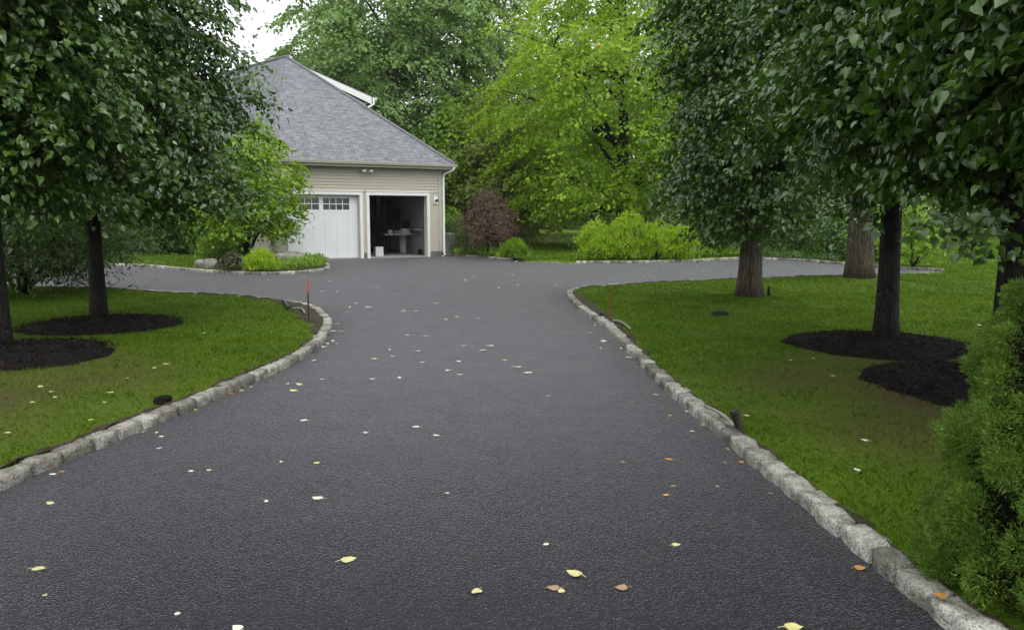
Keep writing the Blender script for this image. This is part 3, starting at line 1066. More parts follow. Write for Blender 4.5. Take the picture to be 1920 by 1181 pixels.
def build_house():
    root = empty('garage_house', tuple(FR), ROTH, label='beige clapboard garage with grey hip roof, one white door shut and one bay open', cat='house')
    WALLX = -6.62
    EZ = 3.50
    mb = MB()
    lap_wall(mb, WALLX, 0, 2.56, EZ + 0.1)
    lap_wall(mb, -0.50, 0, 0.22, 2.56)
    lap_wall(mb, -3.26, -3.12, 0.22, 2.56)
    lap_wall(mb, WALLX, -6.15, 0.22, 2.56)
    # backing of the wall, in pieces that butt
    mb.box(WALLX, 0, 0.001, 0.14, 2.43, EZ + 0.1)
    mb.box(-0.61, -0.001, 0.001, 0.14, 0.0, 2.43)
    mb.box(-3.41, -3.01, 0.001, 0.14, 0.0, 2.43)
    mb.box(WALLX, -6.02, 0.001, 0.14, 0.0, 2.43)
    mb.build('wall', M['siding'], root)
    side = MB()
    wy0, wy1, wz0, wz1 = 6.0, 8.6, 1.46, 2.62       # window in the right side wall

    def lap_side(x, sg, y0, y1, z0, z1):
        z = z0
        while z < z1 - 1e-4:
            t = min(z + 0.115, z1)
            side.add([(x + sg * 0.026, y0, z), (x + sg * 0.026, y1, z), (x + sg * 0.006, y1, t), (x + sg * 0.006, y0, t), (x, y0, z), (x, y1, z), (x, y1, t), (x, y0, t)],
                     [(0, 1, 2, 3), (0, 4, 5, 1), (3, 2, 6, 7), (0, 3, 7, 4), (1, 5, 6, 2)])
            z = t
    lap_side(0, 1, 0.1, wy0, 0.22, EZ + .1)
    lap_side(0, 1, wy1, 9.4, 0.22, EZ + .1)
    lap_side(0, 1, wy0, wy1, 0.22, wz0)
    lap_side(0, 1, wy0, wy1, wz1, EZ + .1)
    lap_side(WALLX, -1, 0.0, 9.4, 0.22, EZ + .1)
    side.box(-0.14, -0.002, 0.142, wy0, 0.0, EZ + 0.1).box(-0.14, -0.002, wy1, 9.4, 0.0, EZ + 0.1)
    side.box(-0.14, -0.002, wy0, wy1, 0.0, wz0).box(-0.14, -0.002, wy0, wy1, wz1, EZ + 0.1)
    side.box(WALLX + .002, WALLX + .13, 0.142, 9.4, 0.0, EZ + 0.1)
    side.box(WALLX + .002, -0.002, 9.402, 9.48, 0.0, EZ + 0.1)
    side.build('wall', M['siding'], root)
    inn = MB()
    inn.box(-6.485, -6.40, 0.15, 9.3, 0.03, 3.02)
    inn.box(-6.40, -0.20, 9.22, 9.3, 0.03, 3.02)
    inn.box(-6.485, -0.145, 0.15, 9.3, 3.02, 3.10)
    inn.box(-0.20, -0.145, 0.15, wy0, 0.03, 3.02).box(-0.20, -0.145, wy1, 9.3, 0.03, 3.02)
    inn.box(-0.20, -0.145, wy0, wy1, 0.03, wz0).box(-0.20, -0.145, wy0, wy1, wz1, 3.02)
    inn.build('inner_wall', M['plaster'], root)
    wf = MB()
    for c, d in ((wz0, wz0 + .06), (wz1 - .06, wz1)): wf.box(-.21, .035, wy0, wy1, c, d)
    for a, b in ((wy0, wy0 + .06), (wy1 - .06, wy1), (7.22, 7.32)): wf.box(-.205, .03, a, b, wz0 + .06, wz1 - .06)
    w = wf.build('window', M['white'], root)
    MB().box(-.085, -.08, wy0 + .06, wy1 - .06, wz0 + .06, wz1 - .06).build('pane', M['glass'], w)
    MB().box(-6.5, -0.15, 0.0, 9.3, -0.2, 0.028).box(-3.0, -0.62, -0.10, 0.0, -0.2, 0.022).build('floor', M['concrete'], root)
    fd = MB()
    fd.box(-0.49, 0.01, -0.012, 0.0, -0.1, 0.22).box(-3.25, -3.13, -0.012, 0.0, -0.1, 0.22).box(WALLX, -6.16, -0.012, 0.0, -0.1, 0.22)
    fd.box(-0.0, 0.012, 0.0, 9.4, -0.1, 0.22)
    fd.build('foundation', M['foundation'], root)
    # corner board
    MB().box(-0.11, 0.03, -0.045, -0.005, 0.22, EZ - 0.02).box(0.03, 0.045, -0.045, 0.10, 0.22, EZ - 0.02).build('corner_board', M['siding'], root)

    # door frames with deep reveals
    def frame(x0, x1, top, dep):
        m = MB()
        m.box(x0 - .12, x0, -0.05, dep, 0.0, top)
        m.box(x1, x1 + .12, -0.05, dep, 0.0, top)
        m.box(x0 - .12, x1 + .12, -0.05, dep, top, top + .13)
        m.box(x0 - .14, x1 + .14, -0.07, -0.0, top + .13, top + .16)
        return m.build('door_frame', M['white'], root, bevel=0.006)

    frame(-3.0, -0.62, 2.42, 0.30)
    frame(-6.03, -3.38, 2.42, 0.30)
    # shut door: four upright boards below, a row of small windows above
    X0, X1, TOP = -6.03, -3.38, 2.42
    yd = 0.16
    d = MB()
    d.box(X0, X1, yd, yd + .05, 0.03, 1.74)
    d.box(X0, X1, yd - .012, yd + .05, 1.74, 1.86)
    d.box(X0, X1, yd - .012, yd + .05, 2.30, TOP)
    wsx = [(-6.02, -5.96), (-4.90, -4.74), (-3.74, -3.38)]
    for a, b in wsx: d.box(a, b, yd - .010, yd + .05, 1.86, 2.30)
    nb = 6
    for k in range(nb):
        a = X0 + (X1 - X0) * k / nb
        b = X0 + (X1 - X0) * (k + 1) / nb
        d.box(a + .010, b - .010, yd - .012, yd, 0.05, 1.735)
    door = d.build('garage_door', M['door_white'], root, label='shut white garage door with small panes along the top')
    for a, b in ((-5.96, -4.90), (-4.74, -3.74)):
        f = MB()
        f.box(a, b, yd + .01, yd + .03, 2.065, 2.095)
        for k in range(1, 4):
            x = a + (b - a) * k / 4
            f.box(x - .013, x + .013, yd + .008, yd + .032, 1.86, 2.30)
        win = f.build('window', M['white'], door)
        MB().box(a, b, yd + .035, yd + .04, 1.86, 2.30).build('pane', M['glass'], win)
    MB().box(-5.0, -4.6, yd - .03, yd - .012, 0.05, 0.075).build('handle', M['darkmetal'], door)
    # open door: raised under the ceiling, on its two tracks
    MB().box(-2.98, -0.64, 0.9, 3.2, 2.62, 2.67).build('raised_door', M['door_white'], root)
    tr = MB()
    for x in (-3.04, -0.58):
        tr.tube([(x, 0.36, 0.05), (x, 0.36, 2.3), (x, 0.5, 2.56), (x, 0.9, 2.6), (x, 3.3, 2.6)], 0.025, n=6)
    tr.build('door_track', M['darkmetal'], root)

    # roof
    sl = 0.863
    OV = 0.42
    cr = np.array([OV, -OV, 3.66])
    s = 5.28
    PK = np.array([OV - s, -OV + s, 3.66 + s * sl])

    def on_front(px, py):
        dl = np.array([ray(px, py) @ u3, ray(px, py) @ b3, ray(px, py)[2]])
        e = to_local(EYE)
        n = np.array([0, -sl, 1.0])
        t = n @ (cr - e) / (n @ dl)
        return e + dl * t

    V1 = on_front(508, 262)
    dv = V1 - PK
    V0 = PK + dv * ((3.66 - PK[2]) / dv[2])
    Q1 = np.array([V0[0] - 0.02, -OV, 3.66])
    BK = 9.8
    RB = np.array([PK[0], BK, PK[2]])
    front = [cr, PK, V0]
    rightp = [cr, np.array([OV, BK, 3.66]), RB, PK]
    e = to_local(EYE)

    def ray_l(px, py):
        d_ = ray(px, py)
        return np.array([d_ @ u3, d_ @ b3, d_[2]])
    # ridge running off to the left from the peak
    dl = ray_l(485, 121)
    rdg = e + dl * ((PK[2] - e[2]) / dl[2])
    rd = (rdg - PK); rd /= np.linalg.norm(rd)
    LF = PK + rd * 7.0
    LB = V0 + rd * 7.0
    rm = MB()
    me_faces = [front, rightp, [PK, LF, LB, V0]]
    m = bpy.data.meshes.new('roof')
    vs, fs, uvs = [], [], []
    for poly in me_faces:
        poly = [np.asarray(p, float) for p in poly]
        n = np.cross(poly[1] - poly[0], poly[2] - poly[0]); n /= np.linalg.norm(n)
        if n[2] < 0:
            poly = poly[::-1]; n = -n
        hz = np.cross([0, 0, 1.0], n); hz /= np.linalg.norm(hz)
        upv = np.cross(n, hz)
        k = len(vs)
        vs += [tuple(p) for p in poly]
        fs.append(tuple(range(k, k + len(poly))))
        uvs += [((p @ hz), (p @ upv)) for p in poly]
    m.from_pydata(vs, [], fs)
    uvl = m.uv_layers.new(name='UVMap')
    for i, uv in enumerate(uvs): uvl.data[i].uv = uv
    roof = link('roof', m, M['shingle'], root)
    so = roof.modifiers.new('thick', 'SOLIDIFY'); so.thickness = 0.05; so.offset = -1
    # ridge and hip caps
    cap = MB()
    cap.tube([cr + [0, 0, .02], PK + [0, 0, .03]], 0.06, n=6)
    cap.tube([PK + [0, 0, .02], LF + [0, 0, .02]], 0.06, n=6)
    cap.build('ridge_cap', M['ridge'], roof)
    vn = np.cross(front[1] - front[0], front[2] - front[0]); vn /= np.linalg.norm(vn)
    if vn[2] < 0: vn = -vn
    tl = PK + rd * 0.45
    MB().prism([PK + vn * .012, V0 + vn * .012, tl + vn * .012], vn * 0.006).build('valley', M['ridge'], roof)
    # fascia, soffit, gutter along the front and the right
    MB().box(WALLX, OV - .02, -OV + .03, -OV + .06, 3.46, 3.63).box(OV - .06, OV - .03, -OV + .06, 9.6, 3.46, 3.63).build('fascia', M['siding'], root)
    MB().box(WALLX, OV - .06, -OV + .06, -0.03, 3.49, 3.51).box(0.03, OV - .06, -0.03, 9.6, 3.49, 3.51).build('soffit', M['siding'], root)

    def gut(p0, p1, nrmv):
        g = MB()
        prof = [(0.0, 0.0), (0.03, -0.10), (0.10, -0.10), (0.125, -0.02), (0.125, 0.0), (0.115, 0.0), (0.115, -0.015), (0.095, -0.085), (0.035, -0.085), (0.01, 0.0)]
        n = len(prof)
        a = [np.asarray(p0) + np.asarray(nrmv) * x + np.array([0, 0, z]) for x, z in prof]
        b = [np.asarray(p1) + np.asarray(nrmv) * x + np.array([0, 0, z]) for x, z in prof]
        g.add(a + b, [(i, (i + 1) % n, (i + 1) % n + n, i + n) for i in range(n)] + [tuple(range(n)), tuple(reversed(range(n, 2 * n)))])
        return g
    gut((WALLX, -OV + .03, 3.655), (OV + .08, -OV + .03, 3.655), (0, -1, 0)).build('gutter', M['siding'], root)
    gut((OV - .03, -OV + .04, 3.655), (OV - .03, 9.6, 3.655), (1, 0, 0)).build('gutter', M['siding'], root)
    MB().tube([(OV - .02, -OV - .03, 3.56), (OV - .06, -OV + .02, 3.44), (0.12, -0.10, 3.30), (0.075, -0.09, 3.16), (0.075, -0.09, 0.16), (0.085, -0.17, 0.05)], 0.048, n=8).build('downspout', M['white'], root, smooth=True)
    # twin floodlight under the eave
    fl = MB().tube([(-3.1, -0.03, 3.36), (-3.1, -0.07, 3.36)], 0.055, n=12).build('floodlight', M['white'], root)
    for sx in (-1, 1):
        lamp = MB().tube([(-3.1, -0.07, 3.36), (-3.1 + sx * .05, -0.13, 3.34), (-3.1 + sx * .12, -0.20, 3.32), (-3.1 + sx * .16, -0.27, 3.30)], [0.02, 0.03, 0.05, 0.075], n=12)
        lamp.build('lamp_head', M['white'], fl, smooth=True)
    # lantern on a pale block
    wlp = MB().box(-0.34, -0.16, -0.05, -0.02, 2.10, 2.40).build('wall_lamp', M['white'], root)
    MB().tube([(-0.25, -0.05, 2.22), (-0.25, -0.12, 2.24), (-0.25, -0.2, 2.24), (-0.25, -0.22, 2.20)], [0.02, 0.05, 0.06, 0.03], n=10).build('lamp_head', M['black'], wlp, smooth=True)
    # dormer on the right slope: white rake and cheek wall
    yc = PK[1] + 0.55
    A = HL(550, 117, yc); Bp = HL(697, 183, yc)
    A = np.array([PK[0] + 0.05, yc, PK[2] + 0.05])
    rake = MB()
    th = np.array([0, 0, -0.30])
    rake.prism([A, Bp, Bp + th, A + th * 0.55], (0, 0.04, 0))
    rake.build('dormer_rake', M['white'], root)
    slab = MB().prism([A + [0, .041, 0.02], Bp + [.12, .041, 0.02], Bp + [.12, 4.0, 0.02], A + [0, 4.0, .02]], (0, 0, -0.06))
    slab.build('dormer_roof', M['ridge'], root)
    ck = Bp + np.array([-0.25, 0.12, -0.28])
    # the roof's right slope under the cheek
    zr = lambda x: 3.66 + (OV - x) * sl
    chk = MB().prism([A + [0.3, .12, -.2], ck, np.array([ck[0], ck[1], zr(ck[0]) - .05]), np.array([A[0] + .3, ck[1], zr(A[0] + .3) - .4])], (0, 0.06, 0))
    chk.prism([ck + [-.06, .06, 0], ck + [-.06, 3.6, 0], np.array([ck[0] - .06, ck[1] + 3.6, zr(ck[0]) - .1]), np.array([ck[0] - .06, ck[1] + .06, zr(ck[0]) - .1])], (.06, 0, 0))
    chk.build('dormer_wall', M['siding'], root)
    MB().tube([Bp + [.10, .06, -.02], Bp + [.10, .02, -.28], Bp + [-.1, .04, -.42], Bp + [-.22, .06, -.46]], 0.05, n=8).build('dormer_downspout', M['white'], root, smooth=True)
    gut(Bp + np.array([.10, -.02, 0.0]), Bp + np.array([.10, 4, 0.0]), (1, 0, 0)).build('dormer_gutter', M['white'], root)
    return root


M['ridge'] = plain('ridge_shingle', (0.17, 0.17, 0.19), 0.85, 0.15, 5, 0.4, 60)
house = build_house()


# things inside the open bay
def in_bay(x, y, z=0.03):
    p = house_w(x, y)
    return (p[0], p[1], z)


def build_bay():
    t = empty('folding_table', in_bay(-0.93, 2.6), ROTH, label='pale folding table standing inside the open garage bay', cat='table')
    MB().box(-0.66, 0.62, -0.34, 0.34, 0.80, 0.84).build('tabletop', M['lightplastic'], t, bevel=0.008)
    for sx in (-1, 1):
        MB().tube([(sx * .54, -.26, 0), (sx * .50, -.24, .80)], 0.016, n=6).build('leg', M['darkmetal'], t)
        MB().tube([(sx * .54, .26, 0), (sx * .50, .24, .80)], 0.016, n=6).build('leg', M['darkmetal'], t)
        MB().tube([(sx * .53, -.25, .3), (sx * .53, .25, .3)], 0.012, n=6).build('brace', M['darkmetal'], t)
    zt = .871
    b = MB().box(-.20, .20, -.16, .16, 0, .22).box(-.215, .215, -.175, .175, .205, .23).build('storage_box', M['lightplastic'], bevel=0.008, label='pale box with lid on the right of the garage table', cat='box')
    b.location = in_bay(-0.58, 2.6, zt); b.rotation_euler.z = ROTH
    b = MB().box(-.16, .16, -.14, .14, 0, .13).box(-.17, .17, -.15, .15, .12, .14).build('storage_box', M['greybox'], bevel=0.006, label='low grey box in the middle of the garage table', cat='box')
    b.location = in_bay(-0.98, 2.5, zt); b.rotation_euler.z = ROTH + .1
    b = MB().tube([(0, 0, 0), (0, 0, .02), (0, 0, .1), (.01, 0, .17), (.02, 0, .2)], [.10, .125, .115, .08, .02], n=14, wob=.06).build('cloth_heap', M['lightplastic'], smooth=True, label='crumpled pale cloth heap beside the grey box on the table', cat='cloth')
    b.location = in_bay(-1.30, 2.45, zt)
    k = MB().box(-.16, .16, -.12, .12, 0, .36).box(-.17, .17, -.13, .13, .34, .37).build('carton', M['lightplastic'], bevel=0.01, label='pale grey carton on the garage floor just inside the open bay', cat='box')
    k.location = in_bay(-2.33, 0.95, 0.029); k.rotation_euler.z = ROTH
    s = empty('shelf', in_bay(-0.36, 2.1), ROTH, label='shelf carrying dark electronics on the right garage wall', cat='shelf')
    MB().box(-.20, .155, -.62, 1.2, 1.02, 1.05).build('board', M['lightplastic'], s)
    for y in (-.5, 1.0): MB().tube([(.14, y, .80), (-.14, y, 1.015)], .015, n=5).build('bracket', M['darkmetal'], s)
    m = empty('monitor', in_bay(-0.40, 2.85, 1.082), ROTH + .5, label='dark boxy monitor on the garage wall shelf', cat='monitor')
    MB().box(-.26, .26, -.03, .03, .05, .34).build('case', M['black'], m, bevel=.01)
    MB().box(-.23, .23, -.034, -.0305, .08, .31).build('screen', M['screen'], m)
    MB().tube([(0, .0, 0), (0, 0, .05)], [.09, .03], n=12).build('stand', M['black'], m)
    for x, z, w, lab, mt in ((-2.1, 1.392, .22, 'dark tub on the black cabinet in the garage bay, left one', 'darkmetal'), (-1.45, 1.392, .26, 'grey carton on top of the black cabinet in the garage bay', 'greybox')):
        b = MB().box(-w, w, -.16, .16, 0, .26).box(-w - .012, w + .012, -.172, .172, .24, .27).build('storage_box', M[mt], bevel=.008, label=lab, cat='box')
        b.location = in_bay(x, 5.4, z - .001); b.rotation_euler.z = ROTH
    br = empty('broom', in_bay(-0.30, 1.3), ROTH, label='broom leaning on the right wall just inside the open bay', cat='broom')
    MB().tube([(-.12, 0, .2), (.07, 0, 1.5)], .013, n=6).build('handle', M['hose'], br)
    MB().prism([(-.16, -.14, 0), (-.10, -.14, 0), (-.10, .14, 0), (-.16, .14, 0)], (.02, 0, .22)).build('brush', M['darkmetal'], br)
    c = empty('coat_rack', in_bay(-0.82, 3.9), ROTH, label='tall rack hung with dark coats behind the garage table', cat='coat rack')
    MB().tube([(0, 0, .02), (0, 0, 2.35)], .025, n=8).build('post', M['darkmetal'], c)
    for a in range(3): MB().tube([(0, 0, .2), (.4 * math.cos(2.1 * a), .4 * math.sin(2.1 * a), .0)], .018, n=6).build('foot', M['darkmetal'], c)
    for i, (rr, h, dx) in enumerate([(.22, 1.15, -.22), (.24, 1.0, .22), (.22, 1.25, .02)]):
        px, py = dx, -.14 + .12 * i
        MB().tube([(px, py, 2.18 - .1 * i), (px, py, 2.08 - .1 * i), (px * 1.05, py, 1.85), (px * 1.1, py, 1.4), (px * 1.1, py, 2.2 - h)], [.05, rr * .75, rr, rr * .9, rr * 1.0], n=14, wob=.13).build('coat', M['cloth_dark'], c, smooth=True)
    q = empty('cabinet', in_bay(-1.75, 5.4), ROTH, label='tall black cabinet at the left inside the open garage bay', cat='cabinet')
    MB().box(-.75, .65, -.3, .3, 0.08, 1.36).build('body', M['cloth_dark'], q, bevel=.01)
    for x0, x1 in ((-.74, -.06), (-.04, .64)): MB().box(x0, x1, -.325, -.302, .1, 1.34).build('door', M['black'], q)
    for x in (-.7, .6): MB().box(x - .03, x + .03, -.2, .2, 0.0, .08).build('foot', M['black'], q)
    w = MB().tube([(0, 0, 0), (0, 0, .4), (0, 0, .78)], [.17, .19, .21], n=16).tube([(0, 0, .785), (0, 0, .82)], [.23, .22], n=16).build('trash_bin', M['lightplastic'], label='white round bin below the shelf at the right garage wall', cat='bin')
    w.location = in_bay(-0.43, 3.2, 0.029)


M['greybox'] = plain('grey_card', (0.30, 0.30, 0.31), 0.7, 0.1, 8)
M['screen'] = plain('dark_screen', (0.01, 0.011, 0.013), 0.15, 0.1, 4)
build_bay()


# ---------------------------------------------------------------- trees on the lawns
def P3(p):
    return (p[0], p[1], lz(p[0], p[1]))


ROWG = 'lindens in rows on the two lawns'
tree('linden_tree', P3(T_E), [(1.4, .8, .35), (1.65, 1.5, .3), (2.0, 2.1, .15), (2.7, 2.2, .05), (3.4, 2.15), (5.0, 1.75), (6.5, 1.4), (8.0, .8), (9.0, .2)], None, 0.076, 70000, 700, M['linden'], M['bark'], 0.098, 1.8,
     'large dark linden left of the drive, second from the left edge, over the mulch ring', group=ROWG, seed=1, tpl=HEART, crad=0.36, lobes=.22, droop=0.6, nlimb=16)
tree('linden_tree', P3(T_F), [(1.7, .5), (2.0, 1.15), (2.8, 1.45), (3.8, 1.45), (5.2, 1.3), (6.8, 1.0), (8.2, .6), (9.0, .2)], None, 0.076, 56000, 560, M['linden'], M['bark'], 0.105, 1.7,
     'linden cut off by the left edge with trunk in shadow', group=ROWG, seed=2, tpl=HEART, crad=0.36, lobes=.22, droop=0.6, nlimb=16)
tree('linden_tree', P3(T_A), [(1.05, .6), (1.5, 1.2), (2.6, 1.5), (4.0, 1.55), (5.5, 1.45), (7.0, 1.2), (8.5, .8), (9.5, .2)], None, 0.076, 64000, 640, M['linden'], M['bark_brown'], 0.175, 1.6,
     'linden with grey brown trunk farther up the right lawn by the kerb bend', group=ROWG, seed=3, sprigs=[atY(*q) for q in ((1400, 440, 13.1), (1370, 430, 13.1), (1440, 432, 13.1), (1330, 420, 13.4), (1480, 422, 13.5), (1420, 415, 13), (1385, 410, 13), (1300, 405, 13.6))], tpl=HEART, crad=0.36, lobes=.22, droop=0.6, nlimb=16)
tree('linden_tree', P3(T_C), [(1.75, .5), (2.1, 1.25), (3.0, 1.6), (4.2, 1.6), (5.5, 1.45), (7.0, 1.2), (8.5, .8), (9.5, .2)], None, 0.076, 64000, 640, M['linden'], M['bark'], 0.115, 2.0,
     'linden with slim black trunk in the middle mulch ring of the right lawn', group=ROWG, seed=4, sprigs=[atY(*q) for q in ((1600, 398, 9.0), (1625, 380, 9.0), (1580, 385, 9.1), (1640, 412, 9.2), (1560, 395, 9.3), (1610, 420, 9.0), (1590, 360, 9.0), (1630, 350, 9.1))], tpl=HEART, crad=0.36, lobes=.22, droop=0.6, nlimb=16)
tree('linden_tree', P3(T_D), [(1.75, .8), (2.1, 1.5), (2.8, 1.85), (3.8, 1.85), (5.0, 1.65), (6.5, 1.3), (8.0, .8), (9.0, .2)], None, 0.076, 70000, 700, M['linden'], M['bark'], 0.125, 1.8,
     'nearest right linden, black trunk behind the cone shaped conifer', group=ROWG, seed=5, sprigs=[atY(*q) for q in ((1835, 440, 5.6), (1850, 470, 5.5), (1775, 425, 5.6), (1800, 445, 5.6), (1730, 410, 5.7), (1880, 430, 5.5))], tpl=HEART, crad=0.36, lobes=.22, droop=0.65, nlimb=16)
tree('linden_tree', (4.35, 4.75, .09), [(1.95, .8), (2.2, 1.35), (2.9, 1.65), (4.0, 1.65), (5.2, 1.4), (6.5, 1.1), (8.0, .7), (9.0, .2)], None, 0.080, 60000, 700, M['linden'], M['bark'], 0.115, 1.9,
     'linden of which only large close leaves show, hanging in at the top right corner', group=ROWG, seed=14, tpl=HEART, crad=0.34, lobes=.22, droop=0.65, nlimb=16)
tree('old_shade_tree', P3(T_B), [(1.9, .9), (2.5, 1.9), (5.0, 2.6), (7, 3.0), (9.0, 2.6), (11, 1.6), (12, .3)], None, 0.15, 13000, 500, M['linden'], M['bark_brown'], 0.27, 2.2,
     'thick ridged grey brown trunk standing beside the right parking spur', cat='tree', seed=6, tpl=RHOMB, crad=0.6, nlimb=16, flare=1.35, sides=18)

mp = G(1165, 466)
tree('maple_tree', (mp[0] * 0.95, mp[1] * 0.95, 0.09), [(1.1, 2.2, -1.0), (2.4, 4.2, -.6), (4.8, 5.8, -.3), (7.6, 6.2, -.2), (10.4, 5.2), (13, 3.4), (15, .6)], None, 0.155, 66000, 1050, M['maple'], M['bark'], 0.28, 1.7,
     'big yellow-green maple behind the yellow shrubs', seed=7, tpl=MAPLE, crad=0.75, lobes=0.2, droop=0.6, nlimb=22, limb_r=0.6, gap=0.55, inner=0.3)

# small tree and plants of the left bed
lb = G(466, 496)
tree('ornamental_tree', (lb[0], lb[1], 0.1), [(0.6, .7), (1.0, 1.5), (1.8, 1.9, .1), (2.8, 1.65, .2), (3.7, 1.1, .3), (4.5, .35, .6)], None, 0.15, 11000, 330, M['jmaple'], M['bark'], 0.05, .6,
     'light green many-stemmed small tree left of the shut garage door', seed=8, tpl=RHOMB, crad=0.36, stems=5, nlimb=9, droop=0.8, lobes=.22)

# feathery dark tree low on the left
hb = G(45, 556)
tree('feathery_tree', (hb[0], hb[1], .09), [(.35, 1.3), (.7, 2.0), (1.3, 2.25), (2.0, 1.9), (2.7, 1.2), (3.3, .3)], None, 0.12, 34000, 620, M['feather'], M['bark'], 0.05, .4,
     'low spreading feathery tree behind the two left lindens', seed=9, tpl=LANCE, crad=0.42, stems=4, nlimb=10, droop=1.0)

# ---------------------------------------------------------------- shrubs
def shrub(name, px, py, h, rad, mat, label, seed, size=0.09, nleaf=3500, tpl=RHOMB, group=None, upright=False, zlow=0.12, stretch=1.0, base_z=0.09, nclus=120, crad=None, cat='shrub', dx=0):
    p = G(px, py, base_z)
    env = [(zlow, rad * .62), (h * .3, rad * .95), (h * .55, rad), (h * .8, rad * .78), (h * .97, rad * .35)]
    return tree(name, (p[0], p[1], base_z), env, None, size, nleaf, nclus, mat, M['bark'], 0.018, .1, label, cat=cat, group=group, seed=seed, tpl=tpl, stems=6, nlimb=8, crad=crad or rad * .32,
                droop=0.25, upright=upright, lobes=.14, inner=.35)


YG = 'yellow-green shrubs in the back right bed'
for i, (px, h, rd, lab) in enumerate([(1118, 1.35, .66, 'yellow-green shrub at the left end of the back right bed'), (1176, 1.62, .70, 'tallest yellow-green shrub in the back right bed, second from left'),
                                      (1230, 1.35, .64, 'yellow-green shrub third from left, right of the tallest one'), (1274, 1.15, .56, 'yellow-green shrub at the right end of its row beside dark foliage')]):
    shrub('yellow_shrub', px, 486, h, rd, M['yellowshrub'], lab, 20 + i, size=.13, nleaf=2600, tpl=LANCE, group=YG, upright=True)
shrub('boxwood_shrub', 853, 474, 1.55, .62, M['shrub'], 'round dark green shrub beside the garage downspout', 30, size=.055, nleaf=6000)
shrub('golden_shrub', 846, 468, 2.0, .7, M['jmaple'], 'bright yellow-green shrub peeping over the round dark shrub', 31, size=.1, nleaf=2500)
rp = G(914, 479.5, .09)
tree('red_maple_tree', (rp[0], rp[1], .09), [(.4, .6), (.75, 1.05), (1.3, 1.1), (1.8, .9), (2.2, .6), (2.5, .2)], None, .10, 7500, 240, M['redleaf'], M['bark'], .05, .5,
     'dark red leaved small maple between garage and lawn', seed=32, tpl=LANCE, crad=.3, nlimb=9, droop=.9, lobes=.18, trunk_top=1.8)
shrub('fern_shrub', 966, 486, .62, .42, M['midshrub'], 'low feathery light green shrub right of the red maple', 33, size=.14, nleaf=2200, tpl=LANCE, upright=True, zlow=.05)
shrub('leafy_shrub', 890, 477, .8, .5, M['shrub'], 'low green plant under the left side of the red maple', 34, size=.1, nleaf=1500, tpl=LANCE, upright=True, zlow=.05)
for i, (px, py, h, rd, lab) in enumerate([(1330, 478, 1.25, .75, 'dark leafy shrub right of the yellow-green row'), (1375, 474, 1.7, .9, 'dark shrub just left of the grey brown linden trunk'),
                                          (1455, 474, 2.1, 1.2, 'dark shrub just right of the grey brown linden trunk'), (1520, 478, 1.9, 1.1, 'dark green shrub between the two brown trunks'),
                                          (1568, 483, 1.7, .9, 'dark shrub touching the left of the thick ridged trunk'), (1645, 488, 1.7, .9, 'mid green shrub between the thick trunk and the slim black trunk')]):
    shrub('dark_shrub', px, py, h, rd, M['shrub'] if i < 5 else M['midshrub'], lab, 40 + i, size=.12, nleaf=3600, group='shrubs behind the right parking spur')
shrub('maple_sapling', 1712, 500, 1.9, .7, M['jmaple'], 'light green drooping sapling right of the slim black trunk', 47, size=.14, nleaf=900, tpl=MAPLE, zlow=.3)
for i, (px, h, rd, lab) in enumerate([(235, 1.7, 1.0, 'dark shrub behind the far left lawn patch, first right of the linden trunk'), (280, 2.3, 1.3, 'dark hedge shrub behind the lawn patch, second right of the linden trunk'),
                                      (325, 2.2, 1.2, 'dark hedge shrub in the middle of the row behind the lawn patch'), (368, 2.3, 1.2, 'dark hedge shrub fourth in the row behind the lawn patch'),
                                      (410, 2.4, 1.3, 'dark hedge shrub directly behind the light green small tree')]):
    shrub('hedge_shrub', px, 474, h, rd, M['shrub'], lab, 50 + i, size=.13, nleaf=4500, group='hedge shrubs behind the far left lawn')
shrub('round_shrub', 405, 487, .95, .6, M['jmaple'], 'bright round shrub at the left end of the rock bed', 56, size=.10, nleaf=2200)


def low_plants(name, poly_px, n, size, mat, label, seed, hgt=.25):
    r = np.random.default_rng(seed)
    poly = bed_poly(g0(*poly_px))
    mn, mx = poly.min(0), poly.max(0)
    q = r.uniform(mn, mx, (n * 3, 2))
    q = q[inside(q, poly)][:n]
    n = len(q)
    hm = 0.45 + 0.55 * (0.5 + 0.5 * np.sin(q[:, 0] * 3.3 + seed) * np.sin(q[:, 1] * 2.7 + 1))
    pos = np.column_stack([q, lawn_z(q) + r.uniform(0, hgt, n) * hm])
    ax = r.normal(0, .6, (n, 3)) + [0, 0, .8]
    return link(name, leaves(name, pos, ax, r.normal(0, .6, (n, 3)) + [0, -.4, .8], size * r.uniform(.6, 1.3, n), LANCE), mat, kind='stuff', label=label)


low_plants('ground_cover', [(1088, 492), (1385, 484), (1385, 479), (1240, 481), (1100, 485)], 5200, .22, M['midshrub'], 'grassy ground cover along the back right kerb', 1, .22)
low_plants('ground_cover', [(1385, 484), (1570, 494), (1575, 488), (1440, 480), (1390, 479)], 2500, .16, M['shrub'], 'dark ground cover under the right shrubs', 2, .2)
low_plants('ground_cover', [(420, 510), (509, 513), (600, 507), (612, 502), (600, 494), (520, 492), (430, 496)], 5200, .15, M['midshrub'], 'low mixed plants of the rock bed', 3, .28)
low_plants('ground_cover', [(205, 477), (380, 479), (385, 470), (215, 468)], 3500, .25, M['jmaple'], 'pale green ground cover behind the far left lawn patch', 4, .4)
low_plants('ground_cover', [(845, 480), (900, 483), (955, 489), (980, 489), (950, 482), (850, 476)], 1500, .18, M['midshrub'], 'low plants along the kerb beside the garage', 5, .2)
p = G(438, 506)
shrub('reddish_plant', 437, 507, .5, .3, M['rusty'] if 'rusty' in M else M['twigbrown'], 'low reddish brown plant between the bed rocks', 57, size=.09, nleaf=600, zlow=.03)
